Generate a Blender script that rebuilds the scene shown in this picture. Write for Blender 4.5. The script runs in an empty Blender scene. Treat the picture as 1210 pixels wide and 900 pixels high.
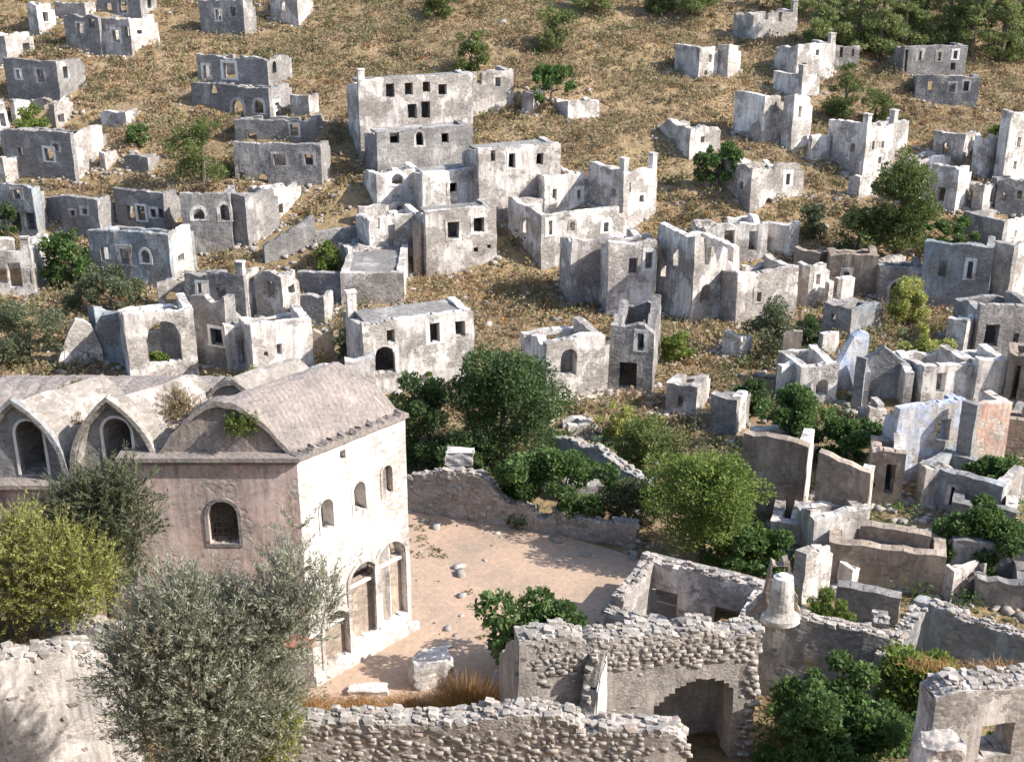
import bpy, math, random
import numpy as np
from mathutils import Vector

# ---------------------------------------------------------------- camera, sky, sun, exposure
SC = bpy.context.scene
COL = SC.collection
FPX, PITCH, CAM_Z = 1500.0, math.radians(22.0), 28.5      # focal length in photo pixels, tilt down, eye height
cam_d = bpy.data.cameras.new('camera'); cam = bpy.data.objects.new('camera', cam_d); COL.objects.link(cam)
cam.location = (0, 0, CAM_Z); cam.rotation_euler = (math.pi/2 - PITCH, 0, 0)
cam_d.sensor_width = 36.0; cam_d.lens = 36.0*FPX/1210.0; cam_d.clip_start = 0.1; cam_d.clip_end = 3000
SC.camera = cam
SUN_EL, SUN_AZ = math.radians(37), math.radians(14)         # sun stands to the right, a little behind the viewer
SUNV = Vector((math.cos(SUN_AZ)*math.cos(SUN_EL), -math.sin(SUN_AZ)*math.cos(SUN_EL), math.sin(SUN_EL)))
world = bpy.data.worlds.new('World'); SC.world = world; world.use_nodes = True
wn = world.node_tree.nodes; wl = world.node_tree.links
bg = wn.get('Background') or wn.new('ShaderNodeBackground')
sky = wn.new('ShaderNodeTexSky'); sky.sky_type = 'NISHITA'; sky.sun_disc = False
sky.sun_elevation = SUN_EL; sky.sun_rotation = math.pi/2 + SUN_AZ; sky.air_density = 1.0; sky.dust_density = 1.2
wl.new(sky.outputs[0], bg.inputs[0]); bg.inputs[1].default_value = 0.15
sun_d = bpy.data.lights.new('sun', 'SUN'); sun_d.energy = 4.3; sun_d.angle = math.radians(0.6); sun_d.color = (1.0, 0.95, 0.88)
sun = bpy.data.objects.new('sun', sun_d); COL.objects.link(sun)
sun.rotation_euler = (-SUNV).to_track_quat('-Z', 'Y').to_euler(); sun.location = (60, -10, 60)
SC.view_settings.view_transform = 'Standard'; SC.view_settings.look = 'None'
SC.view_settings.exposure = 0.95; SC.view_settings.gamma = 1.0; SC.view_settings.use_curve_mapping = False
SC.render.engine = 'CYCLES'
SC.cycles.max_bounces = 5; SC.cycles.diffuse_bounces = 3; SC.cycles.glossy_bounces = 1; SC.cycles.transmission_bounces = 2

R = random.Random(11)
# ---------------------------------------------------------------- pixel <-> place
CP, SP = math.cos(PITCH), math.sin(PITCH)
def ray(u, v):
    a = (u-605.0)/FPX; b = (450.0-v)/FPX
    return Vector((a, CP + b*SP, -SP + b*CP))
def project(p):
    x, y, z = p[0], p[1], p[2]-CAM_Z
    d = y*CP - z*SP
    return 605+FPX*x/d, 450-FPX*(y*SP+z*CP)/d, d
PROF = np.array([(-60,30),(0,26.8),(6,23),(14,13),(22,6.2),(28,3.0),(33,0.9),(37,0.1),(39,0),(55,0),(58,-0.4),(62,-1.3),(70,-2.6),(79,-3.3),(85,-2.4),(92,0.2),
                 (103,4.0),(114,7.0),(125,10.0),(146,15.2),(175,24),(220,37),(320,55),(500,70),(1200,80)], float)
def ss(e0, e1, x):
    t = np.clip((x-e0)/(e1-e0), 0, 1); return t*t*(3-2*t)
def hgt(x, y):
    x = np.asarray(x, float); y = np.asarray(y, float)
    z = np.interp(y, PROF[:,0], PROF[:,1])
    amp = ss(60, 95, y)
    n = 0.9*np.sin(x*0.061+1.3)*np.cos(y*0.048+0.4) + 0.45*np.sin(x*0.17+y*0.11) + 0.25*np.sin(x*0.41-y*0.33+2)+0.13*np.sin(x*0.9+y*0.7)
    t = 0.35*np.sin(z*2.3+0.5*np.sin(x*0.09))               # worn terraces
    z = z + amp*(n*0.8 + t)
    bank = 5.2*ss(-9.0, -11.5, x)*(1-ss(36.6, 38.4, y))*ss(34.6, 35.6, y)   # terrace beside the church wing
    return np.maximum(z, bank)
def ground(u, v):
    """Point of the terrain seen through a photo pixel."""
    r = ray(u, v); t0, t1 = 18.0, 26.0
    ts = np.linspace(18, 420, 3000)
    zz = CAM_Z + r.z*ts - hgt(r.x*ts, r.y*ts)
    k = np.argmax(zz < 0)
    if zz[k] >= 0: k = len(ts)-1
    a, b = ts[max(k-1, 0)], ts[k]
    for _ in range(20):
        m = 0.5*(a+b)
        if CAM_Z + r.z*m - hgt(r.x*m, r.y*m) < 0: b = m
        else: a = m
    return Vector((r.x*b, r.y*b, CAM_Z + r.z*b))
def on_level(u, v, z):
    r = ray(u, v); t = (z-CAM_Z)/r.z
    return Vector((r.x*t, r.y*t, z))
def on_plane(u, v, P, n):
    """Point seen through the pixel on the vertical plane through P with level normal n."""
    r = ray(u, v); den = r.x*n[0]+r.y*n[1]
    t = (P[0]*n[0]+P[1]*n[1])/den
    return Vector((r.x*t, r.y*t, CAM_Z+r.z*t))
def run_to(P, d, u):
    """Length along level direction d from P until photo column u is reached."""
    k = (u-605.0)/FPX
    # (P.x + L dx) = k*(depth0 + L*dy*CP)
    depth0 = P[1]*CP - (P[2]-CAM_Z)*SP
    den = d[0] - k*d[1]*CP
    return (k*depth0 - P[0])/den if abs(den) > 1e-6 else 0

# ---------------------------------------------------------------- object helpers
def link(name, data, parent=None):
    o = bpy.data.objects.new(name, data); COL.objects.link(o)
    if parent is not None: o.parent = parent
    return o
def tag(o, label=None, cat=None, group=None, kind=None):
    if label: o['label'] = label
    if cat: o['category'] = cat
    if group: o['group'] = group
    if kind: o['kind'] = kind
    return o
def empty(name, loc, label, cat, group=None):
    o = link(name, None); o.location = loc; o.empty_display_size = 0.3
    return tag(o, label, cat, group, 'thing')
class MB:
    """Collects faces, then links them as one mesh (given in world space, stored relative to its thing)."""
    def __init__(s): s.v = []; s.f = []
    def quad(s, a, b, c, d):
        n = len(s.v); s.v += [a, b, c, d]; s.f.append((n, n+1, n+2, n+3))
    def poly(s, pts):
        n = len(s.v); s.v += list(pts); s.f.append(tuple(range(n, n+len(pts))))
    def hexa(s, c):
        """c: 8 corners, bottom 0-3 then top 4-7."""
        n = len(s.v); s.v += [tuple(p) for p in c]
        for q in ((3,2,1,0),(4,5,6,7),(0,1,5,4),(1,2,6,5),(2,3,7,6),(3,0,4,7)): s.f.append(tuple(n+i for i in q))
    def obox(s, O, d, n, L, T, z0, z1):
        """Box from O, L along d, T along n, between heights z0 and z1."""
        p = [(O[0],O[1]),(O[0]+d[0]*L,O[1]+d[1]*L),(O[0]+d[0]*L+n[0]*T,O[1]+d[1]*L+n[1]*T),(O[0]+n[0]*T,O[1]+n[1]*T)]
        s.hexa([(x,y,z0) for x,y in p]+[(x,y,z1) for x,y in p])
    def tube(s, p, q, r0, r1, seg=6):
        p, q = Vector(p), Vector(q); ax = (q-p)
        if ax.length < 1e-6: return
        ax.normalize(); e = ax.orthogonal().normalized(); g = ax.cross(e); n = len(s.v)
        for c, r in ((p, r0), (q, r1)):
            for i in range(seg):
                t = 2*math.pi*i/seg; s.v.append(tuple(c + e*(r*math.cos(t)) + g*(r*math.sin(t))))
        for i in range(seg):
            j = (i+1) % seg; s.f.append((n+i, n+j, n+seg+j, n+seg+i))
        s.f.append(tuple(n+seg+i for i in range(seg)))
    def build(s, name, mat, parent=None, smooth=False, fix=True):
        me = bpy.data.meshes.new(name)
        off = world_loc(parent) if parent is not None else Vector((0,0,0))
        me.from_pydata([(x-off[0], y-off[1], z-off[2]) for x, y, z in s.v], [], s.f)
        if fix:
            import bmesh
            bm = bmesh.new(); bm.from_mesh(me); bmesh.ops.recalc_face_normals(bm, faces=bm.faces); bm.to_mesh(me); bm.free()
        if smooth: me.shade_smooth()
        me.materials.append(mat)
        return link(name, me, parent)
def world_loc(o):
    p = Vector((0,0,0))
    while o is not None: p += Vector(o.location); o = o.parent
    return p

# ---------------------------------------------------------------- materials
def newmat(name):
    m = bpy.data.materials.new(name); m.use_nodes = True
    nt = m.node_tree; b = nt.nodes['Principled BSDF']; b.inputs['Roughness'].default_value = 0.9
    b.inputs['Specular IOR Level'].default_value = 0.15
    return m, nt.nodes, nt.links, b
def N(nodes, kind, **kw):
    n = nodes.new('ShaderNode'+kind)
    for k, v in kw.items():
        if k in ('blend_type','data_type','operation','feature','attribute_name','interpolation','noise_dimensions'): setattr(n, k, v)
        else:
            n.inputs[k].default_value = v
    return n
def ramp(nodes, stops):
    r = nodes.new('ShaderNodeValToRGB'); e = r.color_ramp.elements
    while len(e) < len(stops): e.new(0.5)
    for x, (p, c) in zip(e, stops):
        x.position = p; x.color = (c, c, c, 1) if not isinstance(c, (tuple, list)) else (*c, 1)
    return r
def mix(nodes, links, fac, a, b, blend='MIX'):
    m = nodes.new('ShaderNodeMix'); m.data_type = 'RGBA'; m.blend_type = blend
    for s, val in ((0, fac), (6, a), (7, b)):
        if hasattr(val, 'links'): links.new(val, m.inputs[s])
        elif s == 0: m.inputs[0].default_value = val
        else: m.inputs[s].default_value = (*val, 1)
    return m.outputs[2]
def masonry(name, plaster, stone, cover, tint2=None, scale=1.0, relief=1.0):
    """Lime plaster flaking off rubble stone; cover 0..1 is how much plaster is left."""
    m, n, l, b = newmat(name)
    g = n.new('ShaderNodeNewGeometry'); pos = g.outputs['Position']
    oi = n.new('ShaderNodeObjectInfo')
    wz = N(n, 'TexNoise', Scale=2.6*scale, Detail=2.0); l.new(pos, wz.inputs['Vector'])
    wa = N(n, 'VectorMath', operation='MULTIPLY_ADD'); l.new(wz.outputs['Color'], wa.inputs[0]); wa.inputs[1].default_value = (0.14/scale,)*3; l.new(pos, wa.inputs[2])
    wp = N(n, 'Mapping', Scale=(1.0, 1.0, 1.45)); l.new(wa.outputs[0], wp.inputs['Vector'])
    v = N(n, 'TexVoronoi', Scale=4.6*scale); l.new(wp.outputs[0], v.inputs['Vector'])
    ve = N(n, 'TexVoronoi', feature='DISTANCE_TO_EDGE', Scale=4.6*scale); l.new(wp.outputs[0], ve.inputs['Vector'])
    vr = ramp(n, [(0.0, 0.68), (0.5, 0.98), (1.0, 1.25)]); l.new(v.outputs['Color'], vr.inputs[0])
    er = ramp(n, [(0.0, 0.84), (0.08, 1.0)]); l.new(ve.outputs['Distance'], er.inputs[0])
    st = mix(n, l, 1.0, stone, vr.outputs[0], 'MULTIPLY'); st = mix(n, l, 1.0, st, er.outputs[0], 'MULTIPLY')
    big = N(n, 'TexNoise', Scale=0.55*scale, Detail=5.0, Roughness=0.62); l.new(pos, big.inputs['Vector'])
    fine = N(n, 'TexNoise', Scale=5.5*scale, Detail=4.0, Roughness=0.7); l.new(pos, fine.inputs['Vector'])
    mp = N(n, 'Mapping', Scale=(2.2, 2.2, 0.28)); l.new(pos, mp.inputs['Vector'])
    streak = N(n, 'TexNoise', Scale=1.6*scale, Detail=3.0, Roughness=0.6); l.new(mp.outputs[0], streak.inputs['Vector'])
    pl = plaster
    if tint2:
        tr = ramp(n, [(0.42, 0.0), (0.6, 1.0)]); l.new(big.outputs['Color'], tr.inputs[0]); pl = mix(n, l, tr.outputs[0], plaster, tint2)
    sr = ramp(n, [(0.33, (0.50,0.47,0.45)), (0.56, (1,1,1))]); l.new(streak.outputs['Fac'], sr.inputs[0])
    pl = mix(n, l, 0.75, pl, sr.outputs[0], 'MULTIPLY')
    fr = ramp(n, [(0.32, (0.66,0.63,0.60)), (0.6, (1.06,1.05,1.04))]); l.new(fine.outputs['Fac'], fr.inputs[0])
    pl = mix(n, l, 0.8, pl, fr.outputs[0], 'MULTIPLY')
    add = N(n, 'Math', operation='ADD'); l.new(big.outputs['Fac'], add.inputs[0])
    sc = N(n, 'Math', operation='MULTIPLY'); l.new(fine.outputs['Fac'], sc.inputs[0]); sc.inputs[1].default_value = 0.35
    l.new(sc.outputs[0], add.inputs[1])
    th = 0.50 + 0.36*cover
    mr = ramp(n, [(max(0, th-0.02), 0.0), (min(1, th+0.02), 1.0)]); l.new(add.outputs[0], mr.inputs[0])
    c = mix(n, l, mr.outputs[0], pl, st)
    bl = N(n, 'TexNoise', Scale=0.42*scale, Detail=3.0, Roughness=0.6); l.new(pos, bl.inputs['Vector'])
    blr = ramp(n, [(0.34, (0.66,0.65,0.65)), (0.62, (1.1,1.09,1.07))]); l.new(bl.outputs['Fac'], blr.inputs[0]); c = mix(n, l, 0.8, c, blr.outputs[0], 'MULTIPLY')
    ov = N(n, 'MapRange'); ov.inputs['To Min'].default_value = 0.84; ov.inputs['To Max'].default_value = 1.1
    l.new(oi.outputs['Random'], ov.inputs['Value'])
    hs = N(n, 'HueSaturation'); l.new(ov.outputs[0], hs.inputs['Value']); l.new(c, hs.inputs['Color'])
    l.new(hs.outputs[0], b.inputs['Base Color'])
    hr = ramp(n, [(0.0, 1.0), (0.75, 0.25)]); l.new(v.outputs['Distance'], hr.inputs[0])
    hm = mix(n, l, mr.outputs[0], (0.8,0.8,0.8), hr.outputs[0])
    h2 = mix(n, l, 0.4, hm, fine.outputs['Color'])
    bp = N(n, 'Bump', Strength=0.6*relief, Distance=0.06/scale); l.new(h2, bp.inputs['Height']); l.new(bp.outputs[0], b.inputs['Normal'])
    return m
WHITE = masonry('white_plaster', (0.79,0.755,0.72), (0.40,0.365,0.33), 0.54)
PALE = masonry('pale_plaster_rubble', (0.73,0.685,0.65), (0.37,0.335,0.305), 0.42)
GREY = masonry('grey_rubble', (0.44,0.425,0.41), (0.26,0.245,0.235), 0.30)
PINK = masonry('pink_plaster', (0.68,0.51,0.455), (0.44,0.38,0.34), 0.70, tint2=(0.62,0.53,0.495))
BLUE = masonry('blue_washed_plaster', (0.66,0.66,0.68), (0.40,0.37,0.34), 0.66, tint2=(0.38,0.48,0.68))
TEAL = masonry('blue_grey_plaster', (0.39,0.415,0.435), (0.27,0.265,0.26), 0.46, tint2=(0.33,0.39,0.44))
BROWN = masonry('brown_stained_plaster', (0.44,0.37,0.31), (0.30,0.245,0.20), 0.50)
ROSE = masonry('salmon_plaster', (0.66,0.44,0.36), (0.55,0.48,0.42), 0.58, tint2=(0.68,0.58,0.50))
RUBBLE = masonry('foreground_rubble', (0.52,0.475,0.43), (0.37,0.335,0.30), 0.34, scale=1.9, relief=1.2)
LIME = masonry('limewashed_rubble', (0.76,0.72,0.68), (0.58,0.53,0.485), 0.55, scale=1.7, relief=1.0)
VAULT = masonry('stained_vault_lime', (0.56,0.51,0.475), (0.30,0.27,0.24), 0.40, tint2=(0.42,0.375,0.345), scale=1.3, relief=.9)
CHURCHW = masonry('church_white_plaster', (0.76,0.73,0.70), (0.46,0.41,0.37), 0.60)
def plain(name, col, var=0.35, scale=6.0, bump=0.3, spec=0.1):
    m, n, l, b = newmat(name)
    g = n.new('ShaderNodeNewGeometry')
    no = N(n, 'TexNoise', Scale=scale, Detail=6.0, Roughness=0.65); l.new(g.outputs['Position'], no.inputs['Vector'])
    r = ramp(n, [(0.3, tuple(c*(1-var) for c in col)), (0.7, tuple(min(1, c*(1+var)) for c in col))]); l.new(no.outputs['Fac'], r.inputs[0])
    l.new(r.outputs[0], b.inputs['Base Color'])
    bp = N(n, 'Bump', Strength=bump, Distance=0.05); l.new(no.outputs['Fac'], bp.inputs['Height']); l.new(bp.outputs[0], b.inputs['Normal'])
    return m
TRIM = plain('lime_trim', (0.70,0.67,0.63), 0.16, 5)
IRON = plain('rusty_iron', (0.10,0.075,0.06), 0.4, 30)
WOOD = plain('weathered_wood', (0.13,0.10,0.075), 0.4, 12)
BARK = plain('bark', (0.14,0.115,0.09), 0.45, 9, 0.8)
TILE = plain('old_tile_red', (0.30,0.15,0.11), 0.4, 8)
def stone_mat():
    m, n, l, b = newmat('loose_stone')
    oi = n.new('ShaderNodeObjectInfo'); g = n.new('ShaderNodeNewGeometry')
    no = N(n, 'TexNoise', Scale=9.0, Detail=6.0, Roughness=0.7); l.new(g.outputs['Position'], no.inputs['Vector'])
    r = ramp(n, [(0.0, (0.25,0.225,0.20)), (0.45, (0.36,0.325,0.29)), (0.85, (0.46,0.42,0.38)), (1.0, (0.40,0.32,0.27))]); ad = N(n, 'Math', operation='ADD'); l.new(oi.outputs['Random'], ad.inputs[0]); l.new(g.outputs['Random Per Island'], ad.inputs[1]); fc = N(n, 'Math', operation='FRACT'); l.new(ad.outputs[0], fc.inputs[0]); l.new(fc.outputs[0], r.inputs[0])
    f = ramp(n, [(0.3, 0.6), (0.7, 1.2)]); l.new(no.outputs['Fac'], f.inputs[0])
    l.new(mix(n, l, 1.0, r.outputs[0], f.outputs[0], 'MULTIPLY'), b.inputs['Base Color'])
    bp = N(n, 'Bump', Strength=0.6, Distance=0.04); l.new(no.outputs['Fac'], bp.inputs['Height']); l.new(bp.outputs[0], b.inputs['Normal'])
    return m
STONE = stone_mat()
def ground_mat():
    m, n, l, b = newmat('dry_hillside')
    g = n.new('ShaderNodeNewGeometry'); pos = g.outputs['Position']
    a = N(n, 'TexNoise', Scale=0.14, Detail=8.0, Roughness=0.65); l.new(pos, a.inputs['Vector'])
    c = N(n, 'TexNoise', Scale=1.7, Detail=7.0, Roughness=0.72); l.new(pos, c.inputs['Vector'])
    ra = ramp(n, [(0.3, (0.23,0.175,0.105)), (0.48, (0.33,0.25,0.155)), (0.62, (0.40,0.30,0.19)), (0.75, (0.38,0.33,0.26))]); l.new(a.outputs['Fac'], ra.inputs[0])
    rc = ramp(n, [(0.34, (0.5,0.48,0.42)), (0.5, (0.95,0.92,0.86)), (0.66, (1.3,1.2,1.05))]); l.new(c.outputs['Fac'], rc.inputs[0])
    l.new(mix(n, l, 1.0, ra.outputs[0], rc.outputs[0], 'MULTIPLY'), b.inputs['Base Color'])
    bp = N(n, 'Bump', Strength=1.0, Distance=0.5); l.new(c.outputs['Fac'], bp.inputs['Height']); l.new(bp.outputs[0], b.inputs['Normal'])
    return m
HILL = ground_mat()
def court_mat():
    m, n, l, b = newmat('courtyard_earth')
    g = n.new('ShaderNodeNewGeometry'); pos = g.outputs['Position']
    a = N(n, 'TexNoise', Scale=0.35, Detail=6.0, Roughness=0.6); l.new(pos, a.inputs['Vector'])
    c = N(n, 'TexNoise', Scale=4.0, Detail=6.0, Roughness=0.75); l.new(pos, c.inputs['Vector'])
    ra = ramp(n, [(0.3, (0.34,0.265,0.20)), (0.46, (0.42,0.305,0.225)), (0.6, (0.47,0.335,0.245)), (0.72, (0.36,0.275,0.17))]); l.new(a.outputs['Fac'], ra.inputs[0])
    rc = ramp(n, [(0.3, 0.78), (0.7, 1.12)]); l.new(c.outputs['Fac'], rc.inputs[0])
    l.new(mix(n, l, 1.0, ra.outputs[0], rc.outputs[0], 'MULTIPLY'), b.inputs['Base Color'])
    bp = N(n, 'Bump', Strength=0.5, Distance=0.08); l.new(c.outputs['Fac'], bp.inputs['Height']); l.new(bp.outputs[0], b.inputs['Normal'])
    return m
COURT = court_mat()
def roof_mat():
    m, n, l, b = newmat('weathered_roof')
    g = n.new('ShaderNodeNewGeometry'); pos = g.outputs['Position']
    a = N(n, 'TexNoise', Scale=0.9, Detail=8.0, Roughness=0.68); l.new(pos, a.inputs['Vector'])
    c = N(n, 'TexNoise', Scale=7.0, Detail=6.0, Roughness=0.75); l.new(pos, c.inputs['Vector'])
    ra = ramp(n, [(0.3, (0.22,0.20,0.185)), (0.5, (0.32,0.275,0.25)), (0.64, (0.38,0.32,0.285)), (0.8, (0.46,0.43,0.40))]); l.new(a.outputs['Fac'], ra.inputs[0])
    mp = N(n, 'Mapping', Scale=(1.0, 1.0, 1.0)); mp.inputs['Rotation'].default_value = (0, 0, math.radians(-48)); l.new(pos, mp.inputs['Vector'])
    wv = n.new('ShaderNodeTexWave'); wv.inputs['Scale'].default_value = 1.5; wv.inputs['Distortion'].default_value = 5.0; wv.inputs['Detail'].default_value = 3.0; l.new(mp.outputs[0], wv.inputs['Vector'])
    rw = ramp(n, [(0.0, 0.90), (0.5, 1.02), (1.0, 1.05)]); l.new(wv.outputs['Fac'], rw.inputs[0])
    rc = ramp(n, [(0.3, 0.62), (0.7, 1.25)]); l.new(c.outputs['Fac'], rc.inputs[0])
    l.new(mix(n, l, 1.0, mix(n, l, 1.0, ra.outputs[0], rc.outputs[0], 'MULTIPLY'), rw.outputs[0], 'MULTIPLY'), b.inputs['Base Color'])
    bp = N(n, 'Bump', Strength=0.9, Distance=0.12); l.new(c.outputs['Fac'], bp.inputs['Height']); l.new(bp.outputs[0], b.inputs['Normal'])
    return m
ROOF = roof_mat()
def leafmat(name, dark, mid, light, trans=0.42):
    m, n, l, b = newmat(name)
    at = N(n, 'Attribute', attribute_name='tint')
    r = ramp(n, [(0.0, dark), (0.55, mid), (1.0, light)]); l.new(at.outputs['Fac'], r.inputs[0])
    l.new(r.outputs[0], b.inputs['Base Color']); b.inputs['Roughness'].default_value = 0.6; b.inputs['Specular IOR Level'].default_value = 0.25
    t = n.new('ShaderNodeBsdfTranslucent'); l.new(r.outputs[0], t.inputs['Color'])
    mx = n.new('ShaderNodeMixShader'); mx.inputs[0].default_value = trans
    l.new(b.outputs[0], mx.inputs[1]); l.new(t.outputs[0], mx.inputs[2]); l.new(mx.outputs[0], n['Material Output'].inputs['Surface'])
    return m
LEAF = {
 'fig': leafmat('fig_leaf', (0.055,0.09,0.028), (0.10,0.165,0.05), (0.18,0.26,0.08)),
 'dark': leafmat('dark_leaf', (0.045,0.07,0.028), (0.08,0.125,0.045), (0.13,0.185,0.065)),
 'olive': leafmat('olive_leaf', (0.17,0.175,0.11), (0.33,0.34,0.24), (0.54,0.54,0.43)),
 'oliveg': leafmat('grey_green_leaf', (0.075,0.085,0.045), (0.14,0.16,0.085), (0.22,0.245,0.14)),
 'yellow': leafmat('yellow_green_leaf', (0.18,0.19,0.045), (0.34,0.36,0.10), (0.52,0.51,0.20)),
 'lime': leafmat('light_green_leaf', (0.09,0.13,0.03), (0.165,0.225,0.05), (0.28,0.33,0.09)),
 'pine': leafmat('pine_needles', (0.07,0.095,0.03), (0.14,0.175,0.055), (0.23,0.26,0.09)),
 'wood': leafmat('wood_pine_needles', (0.11,0.14,0.05), (0.21,0.245,0.09), (0.32,0.345,0.14)),
 'dry': leafmat('dry_stalk', (0.18,0.13,0.07), (0.32,0.245,0.13), (0.45,0.36,0.21)),
 'rust': leafmat('rust_dry_grass', (0.24,0.12,0.045), (0.42,0.24,0.09), (0.54,0.36,0.16)),
 'scrub': leafmat('hill_scrub', (0.20,0.145,0.085), (0.37,0.27,0.165), (0.50,0.385,0.25)),
 'maquis': leafmat('hill_maquis', (0.13,0.12,0.06), (0.24,0.215,0.11), (0.36,0.32,0.17)),
}
# ---------------------------------------------------------------- terrain
def terrain():
    xs = np.unique(np.concatenate([np.arange(-700,-110,30), np.arange(-110,110.1,0.8), np.arange(110,701,30)]))
    ys = np.unique(np.concatenate([np.arange(-60,16,4), np.arange(16,172,0.8), np.arange(172,260,5), np.arange(260,1201,40)]))
    X, Y = np.meshgrid(xs, ys); Z = hgt(X, Y)
    rg = np.random.default_rng(3)
    near = ((Y > 62) & (Y < 172)).astype(float)
    Z = Z + near*rg.normal(0, 0.07, Z.shape)
    V = np.stack([X.ravel(), Y.ravel(), Z.ravel()], 1)
    ny, nx = X.shape; i = np.arange(ny-1)[:,None]*nx + np.arange(nx-1)[None,:]
    F = np.stack([i, i+1, i+1+nx, i+nx], -1).reshape(-1, 4)
    me = np_mesh('hillside_ground', V, F, HILL); me.shade_smooth()
    tag(link('hillside_ground', me), kind='structure')
def np_mesh(name, V, F, mat, tint=None):
    me = bpy.data.meshes.new(name); k = F.shape[1]
    me.vertices.add(len(V)); me.vertices.foreach_set('co', np.ascontiguousarray(V, dtype=np.float32).ravel())
    me.loops.add(F.size); me.loops.foreach_set('vertex_index', np.ascontiguousarray(F, dtype=np.int32).ravel())
    me.polygons.add(len(F)); me.polygons.foreach_set('loop_start', np.arange(0, F.size, k, dtype=np.int32))
    try: me.polygons.foreach_set('loop_total', np.full(len(F), k, dtype=np.int32))
    except Exception: pass
    me.update(calc_edges=True); me.validate()
    if tint is not None:
        a = me.attributes.new('tint', 'FLOAT', 'POINT'); a.data.foreach_set('value', np.ascontiguousarray(tint, dtype=np.float32))
    me.materials.append(mat)
    return me

# ---------------------------------------------------------------- walls
def vnoise(rnd, n):
    return [rnd.random() for _ in range(n)]
def profile(rnd, L, H, rough, shape=None):
    """Top line of a wall: heights over the base as a function of s. rough 0 = sound coping, 1 = mostly fallen."""
    if shape is not None:
        pts = shape
        def base(s):
            t = s/L
            for (a, ha), (b, hb) in zip(pts, pts[1:]):
                if a <= t <= b: return H*(ha + (hb-ha)*(t-a)/max(1e-6, b-a))
            return H*pts[-1][1]
    else:
        base = lambda s: H
    k = max(3, int(L/1.1)+2); a = [rnd.random()**2.2 for _ in range(k+1)]; j = [rnd.random() for _ in range(int(L/0.3)+3)]
    def f(s):
        t = max(0, min(0.9999, s/L))*(k-1); i = int(t); w = t-i; w = w*w*(3-2*w)
        drop = (a[i]*(1-w)+a[i+1]*w)
        return base(s) - rough*drop*H*0.75 - (0.08+0.6*rough)*j[int(s/0.3)]**2
    return f
def wall_strips(L, top, holes, step):
    xs = set([0.0, L]); n = max(1, int(L/step))
    for i in range(n+1): xs.add(L*i/n)
    for h in holes:
        s0, s1 = max(0.0, h[0]), min(L, h[1])
        if s1 <= s0: continue
        xs.add(s0); xs.add(s1)
        if h[4] == 'a':
            for i in range(1, 8): xs.add(s0+(s1-s0)*i/8)
    xs = sorted(xs); o = [xs[0]]
    for x in xs[1:]:
        if x-o[-1] > 1e-4: o.append(x)
    return o
def hole_top(h, s):
    s0, s1, zb, zt, kind = h[:5]
    if kind != 'a': return zt
    r = (s1-s0)/2; rise = min(r*1.08, (zt-zb)*0.6); x = (s-(s0+s1)/2)/r
    return zt - rise + rise*math.sqrt(max(0, 1-x*x))
from mathutils import noise as MN
AMP = [1.0]
def disp(p):
    """Uneven masonry: every wall vertex is pushed about by a noise of its place."""
    v = Vector(p); a = MN.noise_vector(v*0.75)*0.055*AMP[0] + MN.noise_vector(v*2.9)*0.035*AMP[0]
    return (p[0]+a.x, p[1]+a.y, p[2]+a.z*0.8)
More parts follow.
